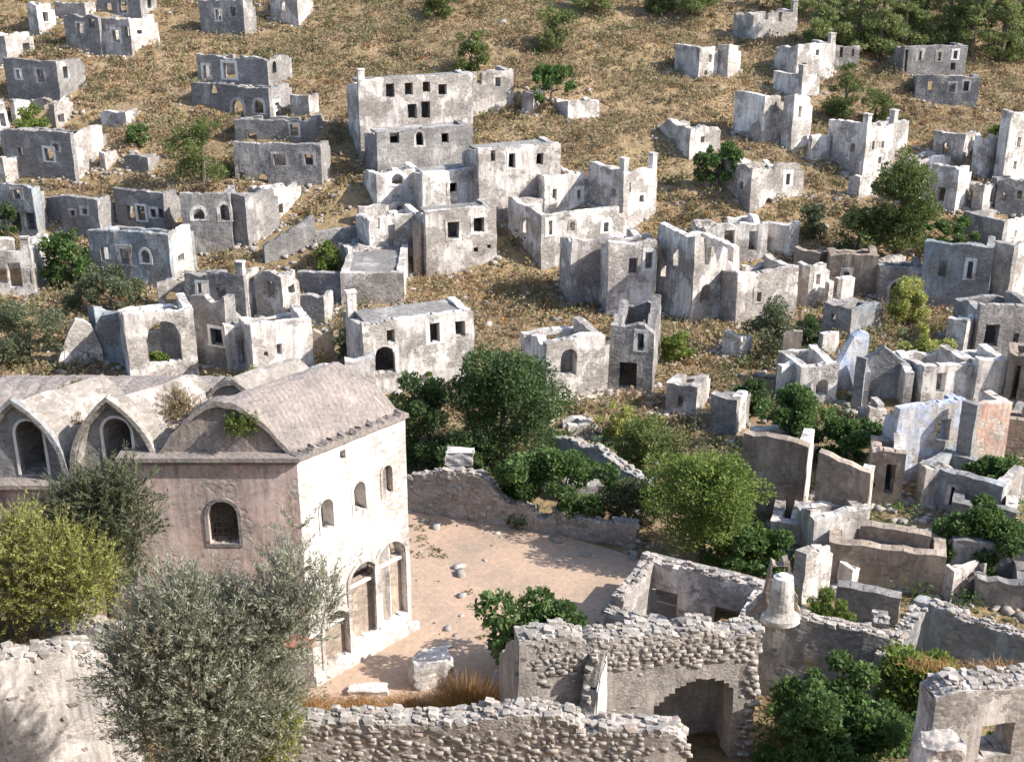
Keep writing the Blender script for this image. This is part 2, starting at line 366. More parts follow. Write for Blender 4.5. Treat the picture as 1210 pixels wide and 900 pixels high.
def wall_mesh(mb, O, d, n, L, z0, base, top, holes, T, step=0.6, row=0.5):
    """Wall from O along d with thickness T along n; top(s) and holes are heights over 'base'; foot at z0."""
    xs = wall_strips(L, top, holes, step)
    def P(s, t, z): return disp((O[0]+d[0]*s+n[0]*t, O[1]+d[1]*s+n[1]*t, z))
    def solids(a, b):
        m = 0.5*(a+b); hs = sorted([h for h in holes if h[0]-1e-5 <= m <= h[1]+1e-5], key=lambda h: h[2])
        lo = (z0, z0); out = []
        ta, tb = base+top(a+1e-4), base+top(b-1e-4)
        for h in hs:
            hb = base+h[2]; ha_, hb_ = base+hole_top(h, a), base+hole_top(h, b)
            ua, ub = min(hb, ta), min(hb, tb)
            if ua-lo[0] > 1e-3 or ub-lo[1] > 1e-3: out.append((lo[0], lo[1], max(ua, lo[0]), max(ub, lo[1])))
            lo = (ha_, hb_)
        if ta-lo[0] > 1e-3 or tb-lo[1] > 1e-3: out.append((lo[0], lo[1], max(ta, lo[0]), max(tb, lo[1])))
        return out
    S = [solids(a, b) for a, b in zip(xs, xs[1:])]
    for k, (a, b) in enumerate(zip(xs, xs[1:])):
        for (la, lb, ta, tb) in S[k]:
            lo, hi = max(la, lb), min(ta, tb)
            cuts = [i*row for i in range(int(math.floor(lo/row)), int(math.ceil(hi/row))+1) if lo+.06 < i*row < hi-.06]
            A = [la]+cuts+[ta]; B = [lb]+cuts+[tb]
            for i in range(len(A)-1):
                mb.quad(P(a,0,A[i]), P(b,0,B[i]), P(b,0,B[i+1]), P(a,0,A[i+1]))
                mb.quad(P(b,T,B[i]), P(a,T,A[i]), P(a,T,A[i+1]), P(b,T,B[i+1]))
            m = T*(.45+.2*math.sin(a*7.3+L)); bump = 0.05*math.sin(a*13.7+z0*5)
            za, zb = ta+bump, tb+bump
            mb.quad(P(a,0,ta), P(b,0,tb), P(b,m,zb), P(a,m,za)); mb.quad(P(a,m,za), P(b,m,zb), P(b,T,tb), P(a,T,ta))
            if la > z0+1e-4: mb.quad(P(a,T,la), P(b,T,lb), P(b,0,lb), P(a,0,la))
    def edge_iv(k, side):
        if k < 0 or k >= len(S): return []
        return [((q[1], q[3]) if side else (q[0], q[2])) for q in S[k]]
    for k, x in enumerate(xs):
        A, B = edge_iv(k-1, 1), edge_iv(k, 0)
        zs = set([z for iv in A+B for z in iv])
        if not zs: continue
        lo, hi = min(zs), max(zs)
        for i in range(int(math.floor(lo/row)), int(math.ceil(hi/row))+1):
            if lo < i*row < hi: zs.add(i*row)
        cuts = sorted(zs)
        for c0, c1 in zip(cuts, cuts[1:]):
            if c1-c0 < 1e-4: continue
            m = 0.5*(c0+c1); ia = any(p < m < q for p, q in A); ib = any(p < m < q for p, q in B)
            if ia != ib: mb.quad(P(x,0,c0), P(x,T,c0), P(x,T,c1), P(x,0,c1))
def surround_mesh(O, d, n, base, h, w=0.15, proud=0.035, sill=True):
    """Plaster band round an opening, standing proud of the wall face."""
    mb = MB(); s0, s1, zb, zt, kind = h[:5]
    Q = (O[0]-n[0]*proud, O[1]-n[1]*proud)
    def box(a, b, c, e): mb.obox((Q[0]+d[0]*a, Q[1]+d[1]*a), d, n, b-a, proud+0.05, base+c, base+e)
    if kind == 'a':
        r = (s1-s0)/2; rise = min(r*1.08, (zt-zb)*0.6); c = (s0+s1)/2; zs = zt-rise
        box(s0-w, s0, zb, zs); box(s1, s1+w, zb, zs)
        k = 10
        for i in range(k):
            pts = []
            for t in (math.pi*i/k, math.pi*(i+1)/k):
                for rr, hh in ((r, rise), (r+w, rise+w)): pts.append((c-rr*math.cos(t), zs+hh*math.sin(t)))
            (a0, b0), (a1, b1), (a2, b2), (a3, b3) = pts
            lo = [(Q[0]+d[0]*x, Q[1]+d[1]*x, base+z) for x, z in ((a0,b0),(a2,b2),(a3,b3),(a1,b1))]
            hi = [(x+n[0]*(proud+0.05), y+n[1]*(proud+0.05), z) for x, y, z in lo]
            mb.hexa(lo+hi)
    else:
        box(s0-w, s0, zb, zt); box(s1, s1+w, zb, zt); box(s0-w, s1+w, zt, zt+w)
    if sill: box(s0-w*1.1, s1+w*1.1, zb-0.11, zb)
    mb.v = [disp(p) for p in mb.v]
    return mb
FOOT = []     # footprints that plants keep clear of
def rock_mesh(seed):
    rr = random.Random(seed); mb = MB()
    import bmesh
    bm = bmesh.new(); bmesh.ops.create_icosphere(bm, subdivisions=1, radius=0.5)
    for v in bm.verts:
        v.co.x = max(-0.46, min(0.46, v.co.x*1.6)); v.co.y = max(-0.42, min(0.42, v.co.y*1.5)); v.co.z = max(-0.4, min(0.4, v.co.z*1.5))
        v.co += Vector((rr.uniform(-.06,.06), rr.uniform(-.06,.06), rr.uniform(-.06,.06)))
    me = bpy.data.meshes.new('stone'); bm.to_mesh(me); bm.free(); me.materials.append(STONE)
    return me
ROCKS = [rock_mesh(i) for i in range(9)]
ROCKNP = []
for me in ROCKS:
    a = np.zeros(len(me.vertices)*3); me.vertices.foreach_get('co', a)
    ROCKNP.append((a.reshape(-1,3), np.array([list(p.vertices) for p in me.polygons])))
def lay_stones(parent, spots, cap=300, name='stone'):
    """spots: (position, size xyz, yaw). The first 300 are parts of their own, the rest one joined part."""
    off = world_loc(parent)
    VV, FF, n = [], [], 0
    for k, (p, s, yaw) in enumerate(spots):
        q = (p[0]-off[0], p[1]-off[1], p[2]-off[2])
        if k < cap:
            o = link(name, ROCKS[R.randrange(9)], parent); o.location = q; o.scale = s
            o.rotation_euler = (R.uniform(-.25,.25), R.uniform(-.25,.25), yaw+R.uniform(-.3,.3))
        else:
            V, F = ROCKNP[R.randrange(9)]; c, sn = math.cos(yaw), math.sin(yaw); W = V*np.array(s)
            VV.append(np.stack([W[:,0]*c-W[:,1]*sn+q[0], W[:,0]*sn+W[:,1]*c+q[1], W[:,2]+q[2]], 1)); FF.append(F+n); n += len(V)
    if VV:
        me = np_mesh('small_stones', np.concatenate(VV), np.concatenate(FF), STONE)
        tag(link('small_stones', me, parent), kind='stuff')
def coping_spots(O, d, n, L, base, top, T, size=0.3, dens=1.0):
    """Loose stones along the broken top of a wall."""
    out = []; s = 0.1
    while s < L:
        for r in range(max(1, int(T/(size*0.8)))):
            sz = size*(0.5+1.0*R.random()**1.6)
            t = (r+0.5+R.uniform(-.2,.2))*T/max(1, int(T/(size*0.8)))
            out.append(((O[0]+d[0]*s+n[0]*t, O[1]+d[1]*s+n[1]*t, base+top(s)+sz*R.uniform(-0.1, 0.22)), (sz*1.1, sz*0.9, sz*0.75), math.atan2(d[1], d[0])))
        s += size*R.uniform(0.7, 1.05)/dens
    return out
def face_spots(O, d, n, L, base, z_lo, top, holes=(), size=0.26, keep=0.85, proud=0.0):
    """Stones bedded in the face of a wall, from the top course down."""
    out = []; yaw = math.atan2(d[1], d[0]); hmax = max(top(L*i/20) for i in range(21))
    z = hmax-size*0.3; row = 0
    while z > z_lo:
        s = R.uniform(0, size)
        while s < L:
            w = size*(0.6+1.3*R.random()**1.5); hh = size*R.uniform(0.62, 1.05)
            if z < top(s)-0.05 and R.random() < keep and not any(h[0]-w*.5 < s < h[1]+w*.5 and h[2]-.1 < z < h[3]+.1 for h in holes):
                pr = R.uniform(-0.06, 0.01) + proud
                out.append(((O[0]+d[0]*s-n[0]*pr, O[1]+d[1]*s-n[1]*pr, base+z+R.uniform(-.05,.05)), (w, size*0.38, hh), yaw))
            s += w*R.uniform(0.84, 1.0)
        z -= size*0.66; row += 1
    return out

DEF = dict(rough=0.12, mat=None, T=0.5, missing='', anchor=None, depth=3.8, roof=False, shapeA=None, shapeB=None, shapeC=None, shapeD=None, hb=0.82, hd=1.0, chim='', sur=True, inner=None, stones=0.0, facestones=0.0,
           down=2.6, matB=None, beams=False, name='ruined_house', cat='house', group='roofless ruins of the hillside village', step=0.42)
def house(label, u0, u1, u2, vb, vt, yaw, wins=(), **kw):
    """A roofless house: nearest corner at photo column u1 (foot vb, top vt), one face running to column u0, the other to u2.
    yaw in degrees turns the first face: positive towards the sun, negative into the shade."""
    o = dict(DEF); o.update(kw)
    rnd = random.Random(hash_str(label)); a = math.radians(yaw)
    P1 = ground(u1, vb) if 'z' not in o else on_level(u1, vb, o['z'])
    dl = (-math.cos(a), -math.sin(a)); bk = (-math.sin(a), math.cos(a))
    LA = abs(run_to(P1, dl, u0)); LB = o['depth']
    if u2 is not None:
        q = run_to(P1, bk, u2)
        if 1.2 < q < 16: LB = q
    LB = max(LB, 1.6)
    if o['anchor']:
        u3, v3, vt3, uR, uL = o['anchor']; P3a = ground(u3, v3); dr_ = (-dl[0], -dl[1])
        LA = abs(run_to(P3a, dr_, uR)); LB = abs(run_to(P3a, (-bk[0], -bk[1]), uL))
        P1 = Vector((P3a.x+dr_[0]*LA-bk[0]*LB, P3a.y+dr_[1]*LA-bk[1]*LB, P3a.z))
    T = min(o['T'], LB*0.3, LA*0.35); base = P1.z
    H = (on_plane(u1, vt, P1, bk) if not o['anchor'] else on_plane(u3, vt3, P3a, bk)).z - base
    P0 = (P1.x+dl[0]*LA, P1.y+dl[1]*LA); P2 = (P1.x+bk[0]*LB, P1.y+bk[1]*LB); P3 = (P0[0]+bk[0]*LB, P0[1]+bk[1]*LB)
    cx, cy = (P0[0]+P2[0])/2, (P0[1]+P2[1])/2
    corners = [P0, (P1.x, P1.y), P2, P3]
    foot = min(base, *[float(hgt(*c)) for c in corners]) - o['down']*0.5
    root = empty(o['name'], (cx, cy, base), label, o['cat'], o['group'])
    mat = o['mat'] or PALE; matB = o['matB'] or mat  # pale matB beside a dark mat puts sun and shade into the colour
    dr = (-dl[0], -dl[1])
    # openings by face
    hA, hB = [], []
    for w in wins:
        uc, vc, pw, ph = w[:4]; kind = w[4] if len(w) > 4 else 'r'; sur = (w[5] if len(w) > 5 else o['sur'])
        if uc < u1:
            p = on_plane(uc-pw/2, vc+ph/2, P1, bk); q = on_plane(uc+pw/2, vc-ph/2, P1, bk)
            s0 = (p.x-P0[0])*dr[0]+(p.y-P0[1])*dr[1]; s1 = (q.x-P0[0])*dr[0]+(q.y-P0[1])*dr[1]
            hA.append((max(.12, s0), min(LA-.12, s1), p.z-base, q.z-base, kind, sur))
        else:
            p = on_plane(uc-pw/2, vc+ph/2, P1, dl); q = on_plane(uc+pw/2, vc-ph/2, P1, dl)
            s0 = (p.x-P1.x)*bk[0]+(p.y-P1.y)*bk[1]; s1 = (q.x-P1.x)*bk[0]+(q.y-P1.y)*bk[1]
            hB.append((max(T+.1, s0), min(LB-T-.1, s1), p.z-base, q.z-base, kind, sur))
    hA = [h for h in hA if h[1]-h[0] > 0.15]; hB = [h for h in hB if h[1]-h[0] > 0.15]
    if o['name'] == 'ruined_house' and o['sur'] and H > 2.6:           # further small openings in blank stretches
        for hl, LL, blank in ((hA, LA, 0), (hB, LB, 1)):
            if LL < 2.6 or (not blank and len(hl) > 1) or any(q in label for q in ('blank', 'single', 'one ')) or (blank and u2 is None) or o['shapeA' if not blank else 'shapeB']: continue
            for zc in ((.62,) if H < 4.2 else (.66, .24)):
                for k in range(int(LL/1.9)):
                    sc_ = (k+.5)*LL/int(LL/1.9)+rnd.uniform(-.25,.25); z_ = H*zc+rnd.uniform(-.15,.15); ww = rnd.uniform(.3,.42)
                    if rnd.random() < (.42 if zc > .5 else .7): continue
                    if any(h[0]-ww-.35 < sc_ < h[1]+ww+.35 for h in hl) or sc_ < T+.6 or sc_ > LL-T-.6: continue
                    hl.append((sc_-ww, sc_+ww, z_-.55, min(H-.5, z_+.6), 'a' if rnd.random() < .25 else 'r', rnd.random() < .6))
    rg = o['rough']*.68
    spots = []
    def one(tagname, O, d, n, L, holes, Hh, rough, shape, m):
        if L < 0.3: return
        top = profile(rnd, L, Hh, rough, shape); mb = MB()
        wall_mesh(mb, O, d, n, L, foot, base, top, holes, T, o['step'])
        w = mb.build('wall', m, root)
        for h in holes:
            if len(h) > 5 and h[5] and rnd.random() < .78 and top((h[0]+h[1])/2) > h[3]+0.1: surround_mesh(O, d, n, base, h, w=rnd.uniform(.16,.3), proud=.025, sill=h[2] > 0.4).build('window_surround', rnd.choice((TRIM, WHITE, WHITE, PALE)), w)
        if o['stones'] > 0: spots.extend(coping_spots(O, d, n, L, base, top, T, o['stones']))
        if o['facestones'] > 0 and tagname in 'AB': spots.extend(face_spots(O, d, n, L, base, -0.2, top, holes, o['facestones']))
    ms = o['missing']; e = 0.02
    nb = (-bk[0], -bk[1])
    if 'A' not in ms: one('A', P0, dr, bk, LA, hA, H, rg, o['shapeA'], mat)
    if 'B' not in ms: one('B', (P1.x+bk[0]*(T-e), P1.y+bk[1]*(T-e)), bk, dl, LB-2*T+2*e, [(h[0]-T+e, h[1]-T+e)+h[2:] for h in hB], H*(0.97 if o['shapeB'] is None else 1), rg, o['shapeB'], matB)
    if 'C' not in ms:
        hC = [(LA*q[0], LA*q[1], H*q[2], H*q[3], 'r', False) for q in o.get('holesC', ())]
        if not hC and LA > 3.5 and o['shapeC'] is None and not o['roof']:
            for k in range(int(LA/2.6)):
                s = (k+0.5)*LA/int(LA/2.6); hC.append((s-.4, s+.4, H*0.45, H*0.45+1.2, 'r', False))
        one('C', P2, (dl[0], dl[1]), nb, LA, hC, H*o['hb'], min(1, rg*1.3+0.05), o['shapeC'], mat)
    if 'D' not in ms: one('D', (P0[0]+bk[0]*(T-e), P0[1]+bk[1]*(T-e)), bk, dr, LB-2*T+2*e, [], H*0.97*o['hd'], min(1, rg*1.2+0.03), o['shapeD'] or [(0,1.0),(1,min(1,o['hb']+.05))], mat)
    if o['inner']:
        s = LA*o['inner']; q = (P0[0]+dr[0]*s+bk[0]*(T-e), P0[1]+dr[1]*s+bk[1]*(T-e))
        one('I', q, bk, dr, LB-2*T+2*e, [], H*0.85, min(1, rg*1.6+.1), None, mat)
    if o['roof']:  # flat slab added below the wall tops, keeps the windows dark
        mb = MB(); zt = base+H-0.35
        mb.obox((P0[0]+dr[0]*(T-.04)+bk[0]*(T-.04), P0[1]+dr[1]*(T-.04)+bk[1]*(T-.04)), dr, bk, LA-2*T+.08, LB-2*T+.08, zt-0.22, zt)
        mb.build('shading_slab', GREY, root)
    if o.get('annex'):  # lid and wall added behind the room so its back openings stay dark
        w_ = o['annex']; hz = base+H*.62; q = (P3[0]-bk[0]*.02, P3[1]-bk[1]*.02)
        mb = MB(); mb.obox(q, dr, bk, LA, w_, hz, hz+.2); mb.build('shading_lid', GREY, root)
        mb = MB(); wall_mesh(mb, (q[0]+bk[0]*w_, q[1]+bk[1]*w_), dr, bk, LA, foot, base, lambda s: H*.62, [], .35, .5); mb.build('shading_wall', BROWN, root)
    if o['beams']:
        for k in range(int(LA/0.9)):
            mb = MB(); s = 0.6+k*0.9
            if rnd.random() < 0.45: continue
            mb.obox((P0[0]+dr[0]*s+bk[0]*0.2, P0[1]+dr[1]*s+bk[1]*0.2), bk, dr, LB-0.4, 0.12, base+H*0.55, base+H*0.55+0.14)
            mb.build('beam', WOOD, root)
    for c in o['chim']:
        p = {'0': P0, '1': (P1.x, P1.y), '2': P2, '3': P3}[c]
        ox = (dr[0]*0.05 if c in '03' else dl[0]*0.6) + (bk[0]*0.04 if c in '01' else nb[0]*0.5)
        oy = (dr[1]*0.05 if c in '03' else dl[1]*0.6) + (bk[1]*0.04 if c in '01' else nb[1]*0.5)
        q = (p[0]+ox, p[1]+oy); mb = MB(); zt = base+H
        mb.obox(q, dr, bk, 0.55, 0.46, zt-min(3.0, H), zt+0.75); mb.obox((q[0]-dr[0]*.05-bk[0]*.05, q[1]-dr[1]*.05-bk[1]*.05), dr, bk, 0.65, 0.56, zt+0.75, zt+0.86)
        mb.build('chimney', WHITE, root)
    if spots:
        spots.sort(key=lambda s: -s[0][2]); lay_stones(root, spots, o.get('cap', 300))
    FOOT.append((cx, cy, LA/2+0.5, LB/2+0.5, math.cos(a), math.sin(a)))
    return root
def hash_str(s):
    h = 7
    for c in s: h = (h*31+ord(c)) % 1000003
    return h
def lone_wall(label, u0, u1, vb, vt, yaw, wins=(), **kw):
    k = dict(missing='BCD', name='ruined_wall', cat='wall', group='broken walls among the ruins', rough=0.3, sur=False); k.update(kw)
    return house(label, u0, u1, None, vb, vt, yaw, wins, **k)
terrain()
# ---------------------------------------------------------------- courtyard sheet
def courtyard():
    px = [(330,852),(430,742),(470,600),(560,600),(640,625),(752,658),(800,690),(800,760),(700,830),(560,850),(450,852)]
    mb = MB(); pts = [on_level(u, v, 0.03) for u, v in px]
    mb.poly([tuple(p) for p in pts]); o = mb.build('courtyard', COURT); tag(o, kind='structure')
courtyard()
S, L = -21, 22     # shaded and sunlit facade turns
# ---------------------------------------------------------------- upper slope, from the top of the frame downwards (photo pixels)
house('narrow sunlit ruin with one window, uppermost beside the olive scrub at frame edge', 36, 47, 68, 42, 3, -30, [(54,20,5,12)], mat=WHITE, rough=.25)
house('low ruin wall with a sunlit end behind the narrow uppermost ruin', 66, 102, 118, 23, 3, S, [], mat=PALE, rough=.3)
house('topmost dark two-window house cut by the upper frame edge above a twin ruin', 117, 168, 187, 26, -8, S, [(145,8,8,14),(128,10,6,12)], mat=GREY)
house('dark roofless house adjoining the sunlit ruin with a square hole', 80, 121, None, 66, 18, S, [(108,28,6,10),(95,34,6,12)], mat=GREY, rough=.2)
house('ruin with pale sunlit side pierced by one square hole near the top', 121, 157, 190, 66, 20, -22, [(137,43,6,14),(150,38,4,12),(165,38,6,6)], mat=PALE, rough=.22)
house('ruin at the frame edge with a bright ragged side and dark doorway', -20, 10, 43, 77, 39, -24, [(31,56,7,11)], mat=PALE, rough=.3)
house('long grey house with bright end wall below the ragged frame-edge ruin', 10, 72, 104, 119, 72, -18, [(22,88,4,10),(48,90,6,14)], mat=GREY, rough=.12)
house('small ruin sheltering a light green bush inside its walls', 12, 64, 90, 161, 119, -18, [(72,140,6,12)], mat=PALE, rough=.3, hb=.9, missing='A')
house('white sunlit gable at the frame edge with one tall dark window', -40, 12, None, 168, 121, L, [(3,142,4,16)], mat=WHITE)
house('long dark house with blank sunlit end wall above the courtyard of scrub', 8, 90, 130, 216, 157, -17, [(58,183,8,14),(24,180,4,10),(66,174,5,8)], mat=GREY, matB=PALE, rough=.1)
house('squat pale outhouse against the long dark house', 119, 126, 142, 202, 180, -30, [], mat=PALE, rough=.2, name='outhouse')
house('tiny low ruin alone on the dry slope beside a rocky mound', 120, 150, 168, 151, 132, -20, [], mat=PALE, rough=.25)
house('dark house cut by the upper frame edge with narrow bright end', 238, 290, 304, 43, 0, S, [(258,18,5,12),(275,14,5,10)], mat=GREY, rough=.15)
house('small dark ruin with bright end beside the upper frame edge', 321, 353, 372, 31, -4, -22, [], mat=PALE, rough=.25)
house('upper of two stacked houses above the feathery pine, with a tall framed window', 235, 318, 346, 106, 68, S, [(244,85,6,14),(271,84,12,18)], mat=GREY, rough=.2)
house('lower of two stacked houses above the feathery pine, with arched windows', 229, 320, 347, 146, 103, S, [(252,106,8,10,'a'),(281,128,11,18,'a'),(306,126,9,14,'a'),(327,123,5,6),(328,134,5,7)], mat=GREY, rough=.12)
house('upper tier of the big grey house with one small window, pine beside it', 279, 370, 384, 173, 142, -6, [(348,154,8,13),(298,163,10,10)], mat=GREY, rough=.1)
house('lower tier of the big grey house with two pale framed windows', 279, 381, 392, 218, 170, -6, [(330,189,13,13),(365,189,9,12),(310,212,12,12,'a'),(286,210,6,12)], mat=GREY, rough=.08)
house('large sunlit two-storey house with four upper windows and twin doors', 426, 559, None, 153, 86, L, [(461,107,9,17),(483,105,9,15),(504,103,8,13),(523,106,10,13),(487,132,10,18,'r',False),(503,130,10,21,'r',False)], mat=PALE, rough=.04, roof=True, chim='0')
house('ruined wing with two windows adjoining the large two-storey house', 559, 607, None, 122, 80, L, [(566,93,6,14),(588,97,6,11)], mat=PALE, rough=.2)
house('middle tier house with three framed windows below the twin doors', 447, 559, None, 203, 147, L, [(466,163,10,14),(496,164,8,17,'a'),(526,163,8,12)], mat=GREY, rough=.06, roof=True)
house('half-shaded gabled ruin with a low arch between stacked houses', 446, 501, None, 240, 199, L, [(470,212,14,14,'a')], mat=WHITE, rough=.12)
house('square house with slanting light on two windows above a projecting lower storey', 500, 581, None, 250, 196, L, [(536,222,9,13),(566,214,8,17)], mat=WHITE, rough=.06, roof=True)
house('projecting lower storey with two broad windows above dry grass', 504, 587, None, 306, 242, L, [(536,272,13,21),(566,266,12,19),(563,295,5,6,'r',False),(578,291,4,5,'r',False)], mat=PALE, rough=.05, depth=3.2, roof=True)
house('flat-topped house with three small windows behind the slanting-lit house', 566, 662, None, 236, 168, L, [(583,184,5,14),(605,190,8,18),(638,188,8,14)], mat=PALE, rough=.05, roof=True)
house('broken low wall ruin beneath the round green tree on the slope', 617, 630, 643, 134, 108, -20, [], mat=PALE, rough=.45)
house('tumbled pale ruin beside the round green tree on the open slope', 671, 708, None, 137, 115, L, [], mat=WHITE, rough=.6, depth=3)
house('lone house with two slit windows high on the bare slope', 796, 825, 847, 94, 55, -52, [(831,66,4,8),(839,69,4,10),(834,86,4,6)], mat=WHITE, rough=.06)
house('slim ruin standing close behind the lone slit-windowed house', 846, 859, 874, 93, 52, -52, [(865,66,3,10)], mat=WHITE, rough=.15)
house('dark blank house with sunlit pierced face above the fig tree', 865, 900, 923, 170, 112, -52, [(906,128,4,11),(916,126,4,11)], mat=WHITE, rough=.08)
house('broken ruin with dark flank and pale side just uphill of the fig tree', 779, 814, 850, 190, 147, -58, [(830,165,5,8)], mat=WHITE, rough=.4)
house('pale house with tall windows and dark flank downhill of the fig tree', 843, 885, 947, 253, 195, -62, [(893,213,6,17),(931,212,6,14),(876,219,5,8),(908,240,10,14,'a')], mat=PALE, rough=.18)
house('small sunlit ruin highest of all below the pines', 889, 941, None, 39, 11, L, [(905,19,6,9),(922,20,5,12)], mat=PALE, rough=.3, chim='1')
house('sunlit house with a dark lower doorway close under the pines', 940, 984, None, 93, 50, L, [(966,62,5,7),(950,79,7,10)], mat=WHITE, rough=.06, chim='1')
house('ruined annex with two windows next to the house with dark lower doorway', 985, 1014, 1022, 82, 54, -4, [(994,62,5,12),(1008,62,4,9)], mat=PALE, rough=.2)
house('wide grey house with a row of windows at the pine wood edge', 1065, 1139, None, 94, 53, 4, [(1071,72,6,26,'r',False),(1087,66,5,11),(1110,67,5,10),(1129,65,6,10),(1126,79,7,9,'r',False)], mat=GREY, rough=.06)
house('grey lower house with three framed windows standing before the wood-edge house', 1080, 1154, None, 127, 90, -11, [(1099,102,7,11),(1125,104,9,10),(1142,102,8,12)], mat=GREY, rough=.08)
house('narrow white-sided house beside the young pine', 912, 946, 967, 122, 88, -52, [(952,103,4,9),(957,115,5,5)], mat=WHITE, rough=.1, chim='1')
house('tall pale ruin with one slit window beside the narrow white-sided house', 922, 934, 956, 178, 110, -56, [(945,132,5,14)], mat=WHITE, rough=.15)
house('crenellated white tower-like house with a row of slits', 974, 1018, 1054, 217, 146, -56, [(1023,172,4,10),(1032,172,4,11),(1043,171,4,9),(1040,190,5,9),(1007,175,6,9)], mat=WHITE, rough=.14, chim='12')
house('pale ruin rising directly behind the crenellated white house', 1038, 1071, None, 175, 142, L, [(1053,152,5,7)], mat=WHITE, rough=.3, depth=3)
lone_wall('low sunlit wall fragment left of the crenellated white house', 957, 980, 186, 156, L, mat=WHITE)
house('dark-fronted ruin with broken posts in the dense upper cluster', 1100, 1136, 1151, 195, 157, -40, [(1117,176,8,12)], mat=PALE, rough=.3)
house('sunlit ruin overgrown by a small tree in the dense upper cluster', 1146, 1162, 1185, 212, 156, -58, [], mat=WHITE, rough=.35)
house('tall white corner house at the frame edge above the grey terrace house', 1172, 1183, 1240, 220, 127, -66, [(1190,150,5,8),(1204,168,6,12),(1199,195,5,10)], mat=WHITE, rough=.12)
house('pair of pale pillars framing a dark bay below the dark-fronted ruin', 1095, 1127, 1142, 254, 196, -45, [(1112,230,12,16)], mat=WHITE, rough=.2)
house('roofless ruin with broken top line between the pillars and the corner house', 1085, 1122, None, 200, 183, L, [], mat=WHITE, rough=.5, depth=3)
house('shaded terrace house at the frame edge with two openings', 1174, 1230, None, 258, 212, -12, [(1187,232,6,10),(1205,230,7,10)], mat=GREY, rough=.2)
# ---------------------------------------------------------------- middle slope, near the frame's left third
house('small shaded house with dark undercroft beside the leafy tree', 0, 46, 57, 284, 219, -12, [(18,262,10,22,'r',False),(36,262,8,20,'r',False),(20,230,6,10)], mat=TEAL, rough=.12)
house('sunlit house of tall pillars and dark bays at the frame edge', -30, 43, 63, 348, 294, 8, [(3,325,8,20,'r',False),(18,325,11,30,'r',False),(38,326,7,18,'r',False)], mat=WHITE, rough=.16, chim='1')
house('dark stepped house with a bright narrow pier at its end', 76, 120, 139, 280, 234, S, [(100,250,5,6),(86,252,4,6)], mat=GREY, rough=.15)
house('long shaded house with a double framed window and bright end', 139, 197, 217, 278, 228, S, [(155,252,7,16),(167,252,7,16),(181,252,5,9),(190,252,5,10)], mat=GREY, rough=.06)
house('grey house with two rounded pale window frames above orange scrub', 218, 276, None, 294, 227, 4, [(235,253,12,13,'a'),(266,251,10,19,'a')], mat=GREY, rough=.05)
house('blank blue-shadowed block next to the rounded pale window frames', 277, 294, 301, 292, 231, -30, [], mat=GREY, rough=.1)
house('crumbling sunlit ruin with jagged sides above the sloping lane wall', 296, 318, 358, 270, 222, -28, [(305,246,6,12),(330,247,8,15)], mat=WHITE, rough=.4)
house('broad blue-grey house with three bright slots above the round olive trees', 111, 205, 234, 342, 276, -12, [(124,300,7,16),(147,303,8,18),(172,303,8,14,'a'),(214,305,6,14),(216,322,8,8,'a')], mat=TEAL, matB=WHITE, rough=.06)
lone_wall('sunlit broken arch stump below the broad blue-grey house', 189, 224, 362, 327, L, [(206,352,18,18,'a')], mat=WHITE, rough=.45)
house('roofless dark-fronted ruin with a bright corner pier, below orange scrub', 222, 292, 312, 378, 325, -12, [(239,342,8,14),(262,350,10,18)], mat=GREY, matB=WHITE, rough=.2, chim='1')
house('narrow ruin with a bright window slot beside the bright corner pier', 304, 336, 356, 378, 322, -22, [(320,342,7,18),(344,342,7,14)], mat=PALE, rough=.28)
house('long pale ruin with a wide round arch full of greenery', 156, 236, None, 446, 360, L, [(194,404,34,54,'a',False)], mat=WHITE, rough=.1)
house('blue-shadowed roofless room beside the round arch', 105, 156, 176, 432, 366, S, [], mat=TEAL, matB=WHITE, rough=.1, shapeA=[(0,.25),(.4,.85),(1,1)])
lone_wall('bright peaked gable stump between the olive tree and the round arch', 70, 122, 428, 372, L, mat=WHITE, rough=.06, shapeA=[(0,.15),(.45,1),(.8,.9),(1,.35)])
house('dim roofless room with a hanging broken wall next to the long pale ruin', 232, 272, 288, 436, 352, S, [(256,398,12,18)], mat=GREY, rough=.35)
lone_wall('bright broken pier pair beside the white plastered house', 270, 300, 436, 376, L, [(286,416,8,30)], mat=WHITE, rough=.5)
house('brightest white plastered house with a slit window above the church vaults', 302, 372, None, 448, 374, L, [(330,413,5,14),(314,418,4,6)], mat=CHURCHW, rough=.06, sur=False)
lone_wall('rough brownish rubble stub leaning on the white plastered house', 371, 394, 424, 390, -4, mat=BROWN, rough=.25)
lone_wall('long sloping lane wall climbing past the crumbling sunlit ruin', 312, 373, 290, 262, L, mat=GREY, rough=.08, shapeA=[(0,.25),(1,1.3)])
lone_wall('low terrace wall edging the lane below the scrub', 373, 424, 284, 268, L, mat=GREY, rough=.1)
house('terrace house with a doorway and slanting shadow under a flat ledge', 438, 502, None, 300, 250, L, [(463,279,7,27,'r',False),(446,262,5,18,'r',False)], mat=WHITE, rough=.12)
lone_wall('flat ledge wall topping the terrace house with the doorway', 424, 500, 254, 237, L, [(472,246,5,6)], mat=PALE, rough=.06)
house('brown corner pier below the projecting lower storey', 489, 498, 508, 328, 262, -30, [], mat=BROWN, rough=.12, name='ruined_pier', cat='pier')
house('small sunlit stump of a house on a retaining block', 413, 453, None, 324, 286, L, [(433,300,5,10)], mat=WHITE, rough=.4, depth=3)
house('low plain retaining block above the house with the black opening', 404, 478, 485, 360, 321, 2, [], mat=PALE, rough=.08, name='retaining_block', roof=True)
lone_wall('rubble heap wall on the end of the retaining block', 457, 483, 324, 301, 6, mat=GREY, rough=.6)
